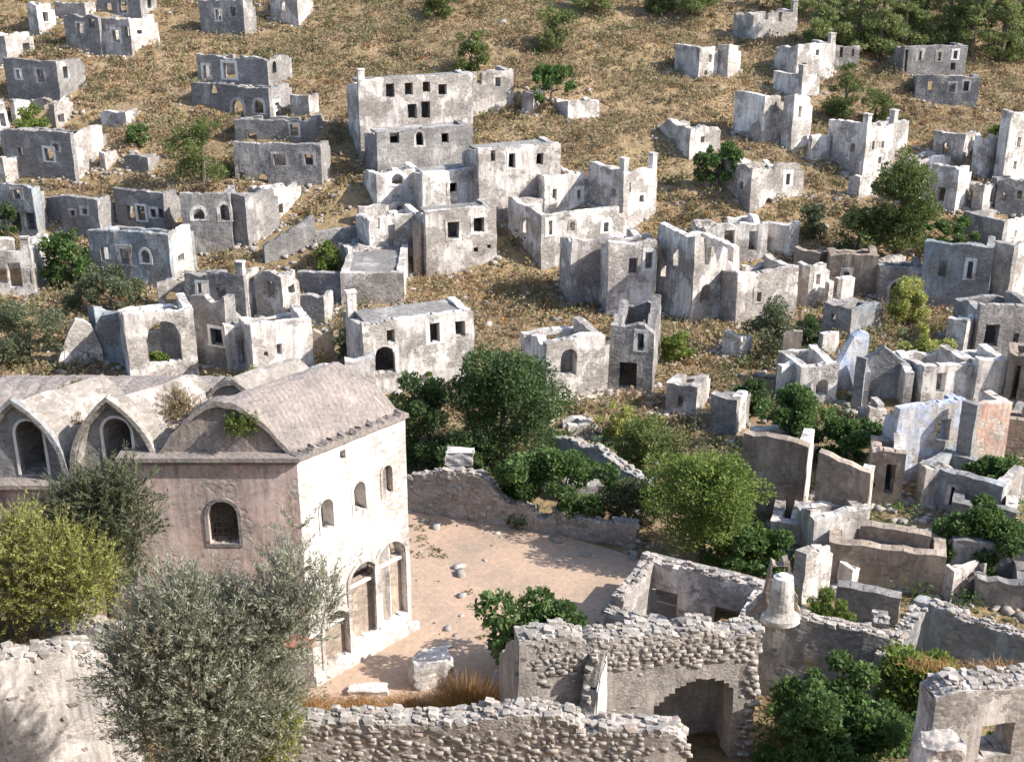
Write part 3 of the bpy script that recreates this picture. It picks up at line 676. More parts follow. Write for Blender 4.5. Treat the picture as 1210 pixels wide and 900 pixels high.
lone_wall('shaded low wall running towards the retaining block', 352, 405, 353, 324, -14, mat=GREY, rough=.15)
house('sunlit house with two tall windows and a large black opening', 432, 561, None, 450, 365, L, [(462,397,9,16,'r',False),(514,393,11,24),(544,388,11,19),(455,425,23,34,'a',False)], mat=WHITE, rough=.05, roof=True, chim='3')
lone_wall('dark leaning wall in shade beside the large black opening', 408, 430, 430, 366, -40, mat=GREY, rough=.2)
# ---------------------------------------------------------------- middle of the frame
house('upper box house with two slit windows and a shadowed flank', 600, 643, 697, 258, 207, -66, [(655,230,5,14),(684,231,5,14)], mat=WHITE, rough=.05)
house('tall white house with a chimney stub and deep blue shadowed flank', 694, 735, 774, 280, 200, -52, [(743,222,5,12),(725,228,6,8),(758,235,6,10)], mat=WHITE, rough=.1, chim='12')
house('lower box house with three small windows below the slit-windowed box', 600, 639, 736, 320, 252, -66, [(650,269,6,18),(676,267,6,12,'a'),(716,268,6,12)], mat=WHITE, rough=.05)
house('long broken wall house with a slanting shadow and ruined gap', 674, 760, None, 356, 277, 10, [(733,300,12,26,'r',False)], mat=PALE, rough=.14, roof=False)
house('blunt masonry block standing before the long broken wall house', 717, 773, None, 371, 283, 8, [(767,308,9,20)], mat=PALE, rough=.2, depth=3)
house('ruin with two black windows and white posts left standing on top', 774, 816, 869, 382, 277, -60, [(834,347,14,24,'a',False),(861,344,10,22,'r',False),(799,304,7,18),(784,320,6,12)], mat=WHITE, rough=.06, shapeB=[(0,1),(.1,1),(.14,.66),(.3,.66),(.31,.84),(.42,.84),(.43,.66),(.62,.66),(.63,.85),(.8,.85),(.81,.66),(1,.64)])
house('low sunlit wall house extending from the ruin with white posts', 868, 939, None, 376, 313, L, [(897,351,6,12)], mat=PALE, rough=.12, depth=4)
house('scattered white stumps of a fallen house above the low sunlit wall', 832, 905, None, 304, 262, 8, [(862,285,14,26,'r',False),(890,285,12,24,'r',False)], mat=WHITE, rough=.3, depth=4)
house('white ruin with one arched doorway beside the big round tree', 645, 713, None, 470, 391, L, [(672,428,19,34,'a',False)], mat=WHITE, rough=.14)
house('collapsed rubble room with a bright doorpost beside the arched doorway ruin', 719, 770, 779, 466, 381, -10, [(757,404,8,20),(742,444,22,30,'r',False)], mat=GREY, rough=.3, beams=True)
lone_wall('bright ragged rubble wall face beside the arched doorway ruin', 702, 722, 462, 392, 20, mat=WHITE, rough=.5)
# ---------------------------------------------------------------- dense ruins on the far side of the big green trees
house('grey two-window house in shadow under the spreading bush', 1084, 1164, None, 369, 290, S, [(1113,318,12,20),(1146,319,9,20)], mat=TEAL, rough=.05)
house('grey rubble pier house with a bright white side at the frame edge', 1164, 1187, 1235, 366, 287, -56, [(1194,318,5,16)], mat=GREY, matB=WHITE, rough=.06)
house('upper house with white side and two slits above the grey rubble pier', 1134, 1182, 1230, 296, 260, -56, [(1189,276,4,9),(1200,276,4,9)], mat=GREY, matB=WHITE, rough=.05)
house('brown roofless long ruin below the tall conifer', 977, 1034, 1086, 350, 302, -10, [(1000,330,8,18)], mat=BROWN, rough=.08)
lone_wall('small white parapet with a chimney gap below the tall conifer', 1033, 1068, 326, 300, L, [(1042,312,6,14)], mat=WHITE, rough=.2)
house('pale ruin with one dark upright doorway next to the low sunlit wall', 938, 953, 977, 364, 312, -55, [(966,330,6,14)], mat=PALE, rough=.1)
lone_wall('pair of low white piers in front of the brown long ruin', 977, 1007, 362, 327, L, [(990,342,12,26)], mat=WHITE, rough=.25)
house('ruined arch room with a yellow-green tree growing through it', 1036, 1088, 1092, 360, 317, -10, [(1062,345,24,26,'a')], mat=GREY, rough=.1)
house('small grey block with one square hole above the blue gabled room', 971, 1003, 1041, 402, 364, -52, [(985,376,6,8)], mat=GREY, matB=TEAL, rough=.12)
lone_wall('white patch of wall below the small grey block', 971, 990, 414, 392, L, mat=WHITE, rough=.15)
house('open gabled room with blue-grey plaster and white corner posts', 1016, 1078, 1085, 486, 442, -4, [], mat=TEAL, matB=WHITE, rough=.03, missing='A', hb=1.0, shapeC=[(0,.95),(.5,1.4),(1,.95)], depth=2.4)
lone_wall('bluish leaning gable half in light beside the open gabled room', 984, 1020, 460, 388, 16, mat=BLUE, rough=.06, shapeA=[(0,.35),(.6,1),(1,.9)])
lone_wall('dark tall pier in shadow beside the open gabled room', 1005, 1017, 486, 420, -30, mat=GREY, rough=.1)
house('white stub house with a dark doorway below the yellow-green tree', 1114, 1136, 1151, 428, 376, -40, [(1143,404,5,24)], mat=WHITE, rough=.1)
house('grey rubble ruin at the frame edge with a square black hole', 1150, 1214, None, 424, 358, 4, [(1200,402,9,17,'r',False),(1172,396,20,26,'r',False)], mat=GREY, rough=.12)
house('white ruin with a pitched broken top above the blue-washed wall', 1086, 1148, None, 478, 427, 10, [(1112,452,14,24,'r',False)], mat=WHITE, rough=.14, depth=4)
house('narrow white doorway ruin beside the dark frame-edge opening', 1149, 1182, None, 480, 422, 8, [(1168,452,8,34,'r',False)], mat=WHITE, rough=.12, depth=3)
house('dark open ruin with a slim bright jamb at the frame edge', 1183, 1225, None, 488, 420, S, [(1200,452,14,40,'r',False)], mat=BROWN, rough=.15)
lone_wall('low white wall piece beside the mossy stump', 921, 945, 468, 426, L, mat=WHITE, rough=.3)
house('white roofless cell below the bluish leaning gable', 943, 987, None, 476, 430, 8, [(972,458,16,20,'a',False)], mat=WHITE, rough=.08, depth=4)
lone_wall('stump of wall among the shrubs below the low sunlit wall', 922, 944, 440, 392, -6, mat=BROWN, rough=.2)
house('blue-washed wall house cut by a slanting shadow', 1052, 1130, None, 560, 473, 18, [(1058,505,5,22,'r',False)], mat=BLUE, rough=.04, depth=1.6, missing='C')
house('salmon pink plastered ruin beside the blue-washed wall', 1139, 1184, None, 556, 474, 16, [(1147,485,4,10,'r',False)], mat=ROSE, rough=.06, depth=2.2, missing='C')
lone_wall('dark greenish wall stub between blue-washed wall and salmon ruin', 1124, 1141, 574, 472, -52, mat=TEAL, rough=.04, T=.6)
house('shaded stone hut with a single black doorway', 1024, 1063, 1080, 600, 534, -14, [(1052,566,15,34,'r',False),(1033,573,5,5,'r',False)], mat=BROWN, matB=PALE, rough=.1, depth=3)
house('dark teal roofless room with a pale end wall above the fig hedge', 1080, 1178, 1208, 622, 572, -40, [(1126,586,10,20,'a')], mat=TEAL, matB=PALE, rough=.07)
lone_wall('curling broken fragment on top of the teal room', 1088, 1124, 596, 548, 16, [(1114,580,12,16,'a')], mat=PALE, rough=.4)
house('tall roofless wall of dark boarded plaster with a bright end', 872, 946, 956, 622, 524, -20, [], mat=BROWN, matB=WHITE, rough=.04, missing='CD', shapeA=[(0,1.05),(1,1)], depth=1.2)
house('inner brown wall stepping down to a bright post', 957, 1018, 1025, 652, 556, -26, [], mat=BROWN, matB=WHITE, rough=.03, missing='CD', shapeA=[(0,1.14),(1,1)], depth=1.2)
house('pale block with mottled plaster in front of the inner brown wall', 958, 1021, None, 664, 600, 10, [], mat=WHITE, rough=.08, depth=2.0, shapeA=[(0,.86),(1,1.04)])
lone_wall('white coping wall behind the dark boarded room', 888, 948, 530, 500, 12, mat=WHITE, rough=.25)
house('small open trough of low walls beside the mottled block', 908, 944, 960, 652, 618, -16, [], mat=PALE, rough=.08, name='stone_trough', cat='trough')
house('low roofless enclosure with dark inner wall beyond the flared chimney', 974, 1112, 1126, 706, 656, -16, [], mat=BROWN, rough=.05, depth=2.4, hb=.9)
house('small bright standing block between the enclosure and the fig hedge', 1056, 1066, 1086, 672, 636, -60, [], mat=WHITE, rough=.12, name='masonry_block', cat='block')
lone_wall('tiny bright rubble stub in front of the fig hedge', 1122, 1142, 664, 640, 10, mat=WHITE, rough=.4)
house('bright square pier ending the dark enclosure wall', 1112, 1122, 1162, 712, 668, -60, [], mat=PALE, rough=.15, name='ruined_pier', cat='pier', shapeB=[(0,1),(.45,1),(.46,.55),(1,.5)])
lone_wall('long dark low wall receding to the frame edge behind the pier', 1120, 1225, 694, 646, -12, mat=TEAL, rough=.06)
house('roofless room with a sloping bright side wall and bluish back wall', 1016, 1190, None, 800, 745, -40, [], mat=TEAL, missing='AB', anchor=(1076,786,696,1222,1016), rough=.03, hb=1.0, T=.55, stones=0.2, shapeC=[(0,1),(1,1)], shapeD=[(0,.8),(1,1)], holesC=[(.12,.24,.02,.45)])
house('shaded wall house with a small broken window below the flared chimney', 878, 1040, None, 838, 742, -13, [(957,792,20,26,'r',True)], mat=GREY, rough=.05, missing='CD', T=.55, stones=.22, shapeA=[(0,.96),(.4,1.0),(1,.9)], depth=2)
house('near roofless room with dark openings in its back wall', 712, 856, None, 800, 736, -27, [], mat=PALE, matB=WHITE, rough=.04, anchor=(760,722,650,908,712), hb=1.0, stones=.24, T=.55, shapeC=[(0,1),(1,1)], shapeD=[(0,1),(1,1)], shapeA=[(0,.85),(1,.9)], holesC=[(.12,.42,.03,.52),(.70,.93,.03,.56)], annex=1.5)

FR = [(868,420,30,24,'low rubble stub above the shadowed gap'),(1040,500,30,22,'low broken wall under the open gabled room'),(1190,520,34,30,'dark rubble stub beyond the salmon ruin'),(900,560,22,30,'pale stub against the dark boarded wall'),
      (1000,694,24,26,'bright leaning stub inside the low enclosure'),(690,510,36,14,'low terrace stub above the wide fig'),(864,640,26,26,'broken stub at the edge of the large yellow-green tree'),(420,458,30,20,'rubble stub behind the church ridge')]
for k, (u, v, w, h, lb) in enumerate(FR):
    house(lb, u-w*.5, u+w*.2, u+w*.5, v+4, v-h, (-48, 12, -30, -56)[k % 4], [], mat=(WHITE, PALE, GREY, BROWN)[k % 4], rough=.55, depth=1.6, missing=('CD','C','D')[k % 3], name='ruined_wall', cat='wall', group='broken walls among the ruins', hb=.7)

for (lb, a0, a1, a2, b, t, y, m, mi) in [
 ('tumbled brown room below the dark frame-edge ruin', 1184, 1222, None, 542, 492, -10, BROWN, 'D'),
 ('low grey room beyond the bright square pier', 1150, 1214, None, 722, 688, -14, GREY, ''),
 
 ('dark hollow ruin uphill of the brown long ruin', 936, 966, 984, 334, 296, -45, BROWN, ''), ('pale stump house below the yellowish olive shrub', 902, 930, 946, 302, 264, -40, WHITE, 'C'),
 ('low ruin at the foot of the crenellated white house', 1000, 1014, 1034, 236, 208, -50, PALE, 'D'), ('white stump between the conifer and the pale pillars', 1066, 1078, 1096, 252, 206, -50, WHITE, ''),
 ('sunlit stump beside the shaded terrace house', 1146, 1158, 1178, 258, 216, -48, WHITE, 'C'), ('grey stump ruin between the stepped house and the leafy tree', 58, 76, 88, 262, 232, -20, GREY, ''),
 ('pale broken room between corner pier ruin and the shaded low wall', 356, 384, 398, 384, 350, -14, PALE, 'C'), ('half-buried grey ruin on the slope below the tiny low ruin', 148, 176, 190, 206, 184, -16, GREY, 'D'),
 ('grey ruin between the frame-edge white gable and the long dark house', -14, 8, 18, 222, 186, -20, PALE, ''), ('ruined upper room uphill of the big grey house', 344, 366, 380, 140, 112, -16, PALE, 'C')]:
    house(lb, a0, a1, a2, b, t, y, [], mat=m, rough=.26, missing=mi, depth=2.6)

lone_wall('tall dark inner wall rising behind the low enclosure', 1010, 1092, 692, 630, -18, mat=BROWN, rough=.08, T=.55)
house('white-sided narrow ruin between the near roofless room and the enclosure', 934, 947, 976, 716, 648, -56, [], mat=PALE, matB=WHITE, rough=.12)
lone_wall('long pale wall stepping down towards the flared chimney', 985, 1060, 742, 704, -20, mat=GREY, rough=.08, T=.55)
house('roofless grey room between the boarded wall and the white coping', 838, 868, 884, 516, 470, -30, [], mat=GREY, matB=WHITE, rough=.1, depth=3)
house('low pale room on the bank beside the collapsed rubble room', 786, 822, 838, 492, 456, -24, [(804,474,7,12)], mat=PALE, rough=.14, depth=3)
house('shaded room with pale end wall under the frame-edge fig', 1120, 1196, 1216, 640, 604, -22, [], mat=GREY, matB=PALE, rough=.08, depth=3)
# ---------------------------------------------------------------- walls given by two ground points
def wall_pp(label, A, B, H, shape, T=.6, mat=RUBBLE, rough=.05, stones=.26, face=0.0, name='stone_wall', cat='wall', z0=None, holes=(), keep=.85, step=.35):
    A, B = Vector(A), Vector(B); d = Vector((B.x-A.x, B.y-A.y)); Ln = d.length; d /= Ln; n = Vector((-d.y, d.x))
    base = min(A.z, B.z); root = empty(name, ((A.x+B.x)/2, (A.y+B.y)/2, base), label, cat)
    rnd = random.Random(hash_str(label)); top = profile(rnd, Ln, H, rough, shape)
    mb = MB(); wall_mesh(mb, A, d, n, Ln, z0 if z0 is not None else base-0.6, base, top, list(holes), T, step); mb.build('wall', mat, root)
    sp = []
    if stones: sp += coping_spots(A, d, n, Ln, base, top, T, stones)
    if face: sp += face_spots(A, d, n, Ln, base, 0.0, top, holes, face, keep)
    if sp:
        sp.sort(key=lambda s: -s[0][2]); lay_stones(root, sp)
    FOOT.append(((A.x+B.x)/2, (A.y+B.y)/2, Ln/2+.3, T+.4, d.x, d.y))
    return root, d, n, Ln, base, top
wall_pp('long broken stone wall closing the far side of the courtyard', on_level(483,604,0), on_level(752,648,0), 2.55,
        [(0,.7),(.1,.86),(.17,.97),(.33,1.0),(.37,.86),(.41,.62),(.44,.5),(.5,.52),(.56,.5),(.58,.3),(.63,.32),(.64,.46),(.75,.42),(.85,.4),(1,.5)], T=.55, rough=.04, stones=.24, face=.3, keep=.6)
# lumps of stone
def boulder(label, name, loc, size, mat, seed, flat=1.0, yaw=0.0, cat='boulder', square=False):
    import bmesh
    bm = bmesh.new(); rr = random.Random(seed)
    bmesh.ops.create_icosphere(bm, subdivisions=4, radius=0.5)
    off = Vector((rr.uniform(0,50), rr.uniform(0,50), 0))
    from mathutils import noise
    for v in bm.verts:
        c = v.co.copy()
        if square: v.co = Vector([max(-.36, min(.36, k*1.5)) for k in v.co])
        else: v.co = Vector([max(-.42, min(.40, k*1.25)) for k in v.co])
        v.co += c.normalized()*(0.12*noise.noise(c*2.2+off)+0.06*noise.noise(c*6+off))
        v.co = Vector((v.co.x*size[0], v.co.y*size[1], v.co.z*size[2]))
    me = bpy.data.meshes.new(name); bm.to_mesh(me); bm.free(); me.materials.append(mat); me.shade_flat()
    o = link(name, me); o.location = loc; o.rotation_euler = (0, 0, yaw); return tag(o, label, cat)
p = on_level(508, 812, 0); boulder('big pale boulder lying beside the orange grass tuft', 'boulder', (p.x, p.y+.4, .55), (1.75,1.2,1.45), LIME, 5, yaw=.3)
p = on_level(541, 600, 0); boulder('white fallen masonry block resting on the courtyard wall', 'masonry_block', (p.x+.1, p.y+.55, 2.5), (1.75,.9,.85), CHURCHW, 8, yaw=-.1, cat='block', square=True)
p = on_level(600, 812, 0); boulder('grey lump of fallen rubble below the small fig', 'boulder', (p.x, p.y, .3), (1.3,.9,.8), LIME, 15)
p = on_level(455, 818, 0); boulder('low flat stone slab beside the church arcade', 'stone_slab', (p.x-.6, p.y, .12), (1.9,.7,.35), LIME, 23, cat='slab', square=True)
p = on_level(712, 612, 0); boulder('smooth grey rock rising behind the courtyard wall', 'boulder', (p.x-.6, p.y+2.6, -.1), (3.2,2.2,2.6), GREY, 31)
p = on_level(740, 612, 0); boulder('second grey rock behind the courtyard wall, nearer the trees', 'boulder', (p.x+.4, p.y+2.2, -.1), (2.6,1.8,2.0), GREY, 37)
wall_pp('shaded retaining wall hidden under the fig behind the courtyard', ground(650,560), ground(752,596), 2.4, [(0,.9),(.5,1),(.7,.8),(1,.6)], mat=TEAL, rough=.2, stones=.3, name='retaining_wall')

# ---------------------------------------------------------------- church
def church():
    P1 = on_level(369, 808, 0.0); P2 = on_level(487, 742, 0.0); Yf = P1.y
    P0 = Vector(((178-605)/FPX*project(P1)[2]*1.0, Yf, 0))
    d = Vector((P2.x-P1.x, P2.y-P1.y)); LS = d.length; d /= LS; nS = Vector((-d.y, d.x))    # inward of the arcade wall
    LF = P1.x-P0.x; P3 = P0 + (P2-P1)
    ZE = 9.35
    root = empty('church', ((P0.x+P2.x)/2, (P0.y+P2.y)/2, 0), 'church with vaulted roof, pink end wall and bright white arcade by the courtyard', 'church')
    X = (1.0, 0.0); Yd = (0.0, 1.0)
    def fpt(u, v): return on_plane(u, v, P1, Yd)
    def fh(u, v, w, h, k='a'):
        a, b = fpt(u-w/2, v+h/2), fpt(u+w/2, v-h/2); return (a.x-P0.x, b.x-P0.x, a.z, b.z, k)
    win = fh(264, 617, 30, 50)
    mb = MB(); wall_mesh(mb, P0, X, Yd, LF, -1, 0, lambda s: ZE, [win], .6, .5); fw = mb.build('end_wall', PINK, root); fw['label'] = 'pink plastered end wall with an arched grilled window'
    surround_mesh(P0, X, Yd, 0, win, w=.13, sill=True).build('window_surround', GREY, fw)
    for k in range(1, 5):
        s = win[0]+(win[1]-win[0])*k/5; b = MB(); b.tube((P0.x+s, Yf+.25, win[2]), (P0.x+s, Yf+.25, hole_top(win, s)), .022, .022); b.build('grille_bar', IRON, fw)
    for k in range(1, 6):
        z = win[2]+(win[3]-win[2])*k/6.5; b = MB(); b.tube((P0.x+win[0], Yf+.25, z), (P0.x+win[1], Yf+.25, z), .022, .022); b.build('grille_bar', IRON, fw)
    # arcade wall
    def sh(u, v, w, h, k='a'):
        a, b = on_plane(u-w/2, v+h/2, P1, nS), on_plane(u+w/2, v-h/2, P1, nS)
        return ((a.x-P1.x)*d.x+(a.y-P1.y)*d.y, (b.x-P1.x)*d.x+(b.y-P1.y)*d.y, a.z, b.z, k)
    wins = [sh(386.5,607,12,42), sh(425,586,12,40), sh(457.5,566,10,38)]
    slit = sh(405,537,6,13,'r')
    arcs = [sh(399,762,24,96), sh(431.5,708,28,104), sh(463.5,686,29,108)]
    arcs = [(a[0], a[1], max(.45, a[2]), a[3], 'a') for a in arcs]
    O = (P1.x+d.x*.0, P1.y+d.y*.0)
    mb = MB(); wall_mesh(mb, O, d, nS, LS, -1, 0, lambda s: ZE-.05, wins+[slit]+arcs, .62, .4); aw = mb.build('arcade_wall', CHURCHW, root); aw['label'] = 'bright white arcade wall with arched windows above'
    for a in arcs:
        b = MB(); wall_mesh(b, (O[0]+nS.x*.28+d.x*(a[0]-.1), O[1]+nS.y*.28+d.y*(a[0]-.1)), d, nS, a[1]-a[0]+.2, a[2]-.1, 0, lambda s: a[2]+(a[3]-a[2])*.74, [], .25, .5)
        b.build('arch_infill', BROWN, aw)
        b = MB(); b.obox((O[0]+nS.x*.12+d.x*a[0], O[1]+nS.y*.12+d.y*a[0]), d, nS, a[1]-a[0], .12, a[2]+(a[3]-a[2])*.70, a[2]+(a[3]-a[2])*.73); b.build('tie_beam', TRIM, aw)
        surround_mesh(O, d, nS, 0, a, w=.16, proud=.05, sill=False).build('archivolt', CHURCHW, aw)
    for w in wins: surround_mesh(O, d, nS, 0, w, w=.10, proud=.03).build('window_surround', CHURCHW, aw)
    # plinth with loose stones at the foot of the arcade
    mb = MB(); mb.obox((O[0]-nS.x*.28, O[1]-nS.y*.28), d, nS, LS+.15, .26, -.5, .38); mb.build('plinth', CHURCHW, root)
    # hidden walls
    mb = MB(); e = Vector((P3.x-P2.x, P3.y-P2.y)); Le = e.length; e /= Le; wall_mesh(mb, (P2.x-.75, P2.y-.62), e, (0, 1), Le-.8, -1, 0, lambda s: ZE-.1, [], .6, 1); mb.build('rear_wall', CHURCHW, root)
    mb = MB(); wall_mesh(mb, (P0.x+d.x*.8, P0.y+d.y*.8), d, (-nS.x, -nS.y), LS-1.6, -1, 0, lambda s: ZE-.1, [], .6, 1); mb.build('inner_wall', CHURCHW, root)
    # cornice of the end wall
    mb = MB(); mb.obox((P0.x-.15, Yf-.24), X, Yd, LF+.3, .9, ZE, ZE+.16); mb.obox((P0.x-.05, Yf-.12), X, Yd, LF+.12, .5, ZE-.14, ZE-.004); mb.build('cornice', ROOF, root)
    # vault helper: section in the front plane, pushed back along e
    def vault(name, xc, hw, z0, rise, y0, e, Lv, mat, kind, thick=.22, seg=18, par=root, rough=.05):
        rnd = random.Random(int(xc*100)); mb = MB(); nL = max(3, int(Lv/.35))
        def zf(t):
            if kind == 'p':
                Rr = (hw*hw+rise*rise)/(2*hw); x = abs(t)*hw; return math.sqrt(max(0, Rr*Rr-(x+Rr-hw)**2))
            return rise*(1-abs(t)**1.75)
        g = [[None]*(nL+1) for _ in range(seg+1)]
        for i in range(seg+1):
            t = -1+2*i/seg
            for j in range(nL+1):
                q = Lv*j/nL; r = rnd.uniform(-rough, rough)
                g[i][j] = (xc+t*hw+e[0]*q, y0+e[1]*q, z0+zf(t)+r)
        for i in range(seg):
            for j in range(nL): mb.quad(g[i][j], g[i+1][j], g[i+1][j+1], g[i][j+1])
            a, b = g[i][0], g[i+1][0]; mb.quad((a[0], a[1], a[2]-thick), (b[0], b[1], b[2]-thick), b, a)
        for j in range(nL):
            for i in (0, seg):
                a, b = g[i][j], g[i][j+1]; mb.quad((a[0], a[1], a[2]-thick), (b[0], b[1], b[2]-thick), b, a)
        # weld
        o = mb.build(name, mat, par, fix=True)
        import bmesh
        bm = bmesh.new(); bm.from_mesh(o.data); bmesh.ops.remove_doubles(bm, verts=bm.verts, dist=1e-4); bmesh.ops.recalc_face_normals(bm, faces=bm.faces); bm.to_mesh(o.data); bm.free()
        return o, zf
    def xat(u): return fpt(u, 545).x
    xa, xb = xat(186), xat(344); xc = (xa+xb)/2
    zb = ZE+.16
    vr, zf = vault('roof', xc, (xb-xa)/2, zb, fpt(265,476).z-zb, Yf+.15, d, LS-.1, ROOF, 'r', seg=26)
    # ragged edge of the roof over the arcade: rows of broken eaves tiles
    mb = MB(); wall_mesh(mb, (P1.x-d.x*.1-nS.x*.12, P1.y-d.y*.1-nS.y*.12), d, nS, LS+.2, ZE-.05, ZE, lambda s: .17+.05*math.sin(s*9)+.04*math.sin(s*23), [], .75, .12); mb.build('eaves', ROOF, root)
    mb = MB(); tz = lambda s: max(.02, zf(max(-1, min(1, (s-(xb-xa)/2)/((xb-xa)/2)))))
    wall_mesh(mb, (xa, Yf+.32), X, Yd, xb-xa, zb-.1, zb, lambda s: tz(s)-.02, [], .4, .25); mb.build('gable', ROOF, root)
    mb = MB(); wall_mesh(mb, (xa+d.x*(LS-.5), Yf+.15+d.y*(LS-.5)), X, Yd, xb-xa, zb-.6, zb, lambda s: tz(s)-.02, [], .3, .25); mb.build('gable', CHURCHW, root)
    # tile rows lying on the roof are too worn to pick apart; a few loose ones on the eaves
    # wing with pointed lunettes
    ZW = fpt(90, 574).z; xw0 = xat(-70); xw1 = P0.x+.02; yw = Yf+.25
    mb = MB(); wall_mesh(mb, (xw0, yw), X, Yd, xw1-xw0, -1, 0, lambda s: ZW-.12, [], .6, .8); mb.build('wing_wall', PINK, root)
    mb = MB(); mb.obox((xw0, yw-.3), X, Yd, xw1-xw0-.03, 1.2, ZW-.12, ZW+.04); mb.build('ledge', ROOF, root)
    for (uc, hwp, vap, wu, wv, ww, wh) in ((20, 51, 480, 29, 533, 23, 56), (132, 50, 478, 134, 533, 25, 62)):
        x0, x1 = xat(uc-hwp), xat(uc+hwp); hw = (x1-x0)/2; xm = (x0+x1)/2; z0 = ZW+.04; rise = fpt(uc, vap).z-z0
        v, zz = vault('vault', xm, hw, z0, rise, yw+.1, d, 3.5, VAULT, 'p', thick=.2, seg=22)
        a, b = fpt(wu-ww/2, wv+wh/2), fpt(wu+ww/2, wv-wh/2); hole = (a.x-x0, b.x-x0, .12, b.z-z0, 'a')
        mb = MB(); wall_mesh(mb, (x0, yw+.35), X, Yd, x1-x0, z0-.05, z0, lambda s: max(.02, zz((s-hw)/hw)-.03), [hole], .35, .2); lw = mb.build('lunette', TEAL if uc < 60 else GREY, root)
        surround_mesh((x0, yw+.35), X, Yd, z0, hole, w=.1, proud=.03, sill=False).build('window_surround', TRIM, lw)
        # back of the vault and rim band
        mb = MB(); wall_mesh(mb, (x0+d.x*3.2, yw+.1+d.y*3.2), X, Yd, x1-x0, z0-.05, z0, lambda s: max(.02, zz((s-hw)/hw)-.05), [], .25, .2); mb.build('vault_back', GREY, root)
        mb = MB(); k = 20
        for i in range(k):
            q = []
            for t in (-1+2*i/k, -1+2*(i+1)/k):
                for sc in (1.0, 1.13): q.append((xm+t*hw*sc, z0+zz(t)*(sc if sc == 1 else 1.05)))
            lo = [(x, yw-.02, z) for x, z in (q[0], q[2], q[3], q[1])]; mb.hexa(lo+[(x, yw+.3, z) for x, y, z in lo])
        mb.build('rim', VAULT if uc > 60 else TEAL, root)
    # flat gutter bed between the vaults and the long barrel roof behind
    mb = MB(); mb.hexa([(xw0,yw+1.0,ZW-.35),(P0.x+.4,yw+1.0,ZW-.35),(P0.x+.4+d.x*3,yw+7,ZW-.35),(xw0,yw+7,ZW-.35),(xw0,yw+1.0,ZW+.1),(P0.x+.4,yw+1.0,ZW+.1),(P0.x+.4+d.x*3,yw+7,ZW+.1),(xw0,yw+7,ZW+.1)]); mb.build('roof_bed', VAULT, root)
    # long low barrel roof
    mb = MB(); seg = 12; yb = yw+5.4; xl = P0.x+2.2; nx = 30; rn = random.Random(4)
    g = [[(xw0+(xl-xw0)*j/nx, yb-2.0*math.cos(math.pi*i/seg), ZW+.1+1.65*math.sin(math.pi*i/seg)+rn.uniform(-.05,.05)) for j in range(nx+1)] for i in range(seg+1)]
    for i in range(seg):
        for j in range(nx): mb.quad(g[i][j], g[i][j+1], g[i+1][j+1], g[i+1][j])
    for j in (0, nx): mb.poly([g[i][j] for i in range(seg+1)])
    mb.build('barrel_roof', ROOF, root)
    # vault of stone courses beside the main roof
    xm = xat(246); vault('vault', xm+.3, 1.75, ZE-.6, fpt(262,441).z-ZE-.65, Yf+2.6, d, 3.0, VAULT, 'r', seg=16)
    mb = MB(); wall_mesh(mb, (xm+.3-1.7, Yf+2.75), X, Yd, 3.4, ZE-1.2, ZE-.6, lambda s: max(.02, (fpt(262,441).z-ZE-.7)*(1-abs((s-1.7)/1.7)**1.75)), [], .3, .3); mb.build('gable', VAULT, root)
    return root, P0, P1, P2, d, nS, ZE, ZW, Yf
AMP[0] = 0.28
CH = church()
AMP[0] = 1.0
FOOT.append((-11, 44, 9, 5.5, 1, 0))
p = on_level(352, 812, 0); gp = empty('gate_pier', (p.x, p.y+.3, 0), 'square gate pier with a reddish tiled cap beside the church arcade', 'pier')
mb = MB(); mb.obox((p.x-.5, p.y), (1,0), (0,1), 1.15, .8, -.4, 1.85); mb.build('shaft', PALE, gp)
mb = MB(); mb.hexa([(p.x-.62,p.y-.1,1.85),(p.x+.72,p.y-.1,1.85),(p.x+.72,p.y+.9,1.85),(p.x-.62,p.y+.9,1.85),(p.x-.2,p.y+.3,2.25),(p.x+.3,p.y+.3,2.25),(p.x+.3,p.y+.5,2.25),(p.x-.2,p.y+.5,2.25)]); mb.build('cap', TILE, gp)
q = on_level(425, 468, 6.0)
wall_pp('bare white wall end peeping over the ridge of the church roof', (q.x-.6, q.y, 1), (q.x+.75, q.y+.25, 1), 6.9, None, mat=CHURCHW, stones=0)

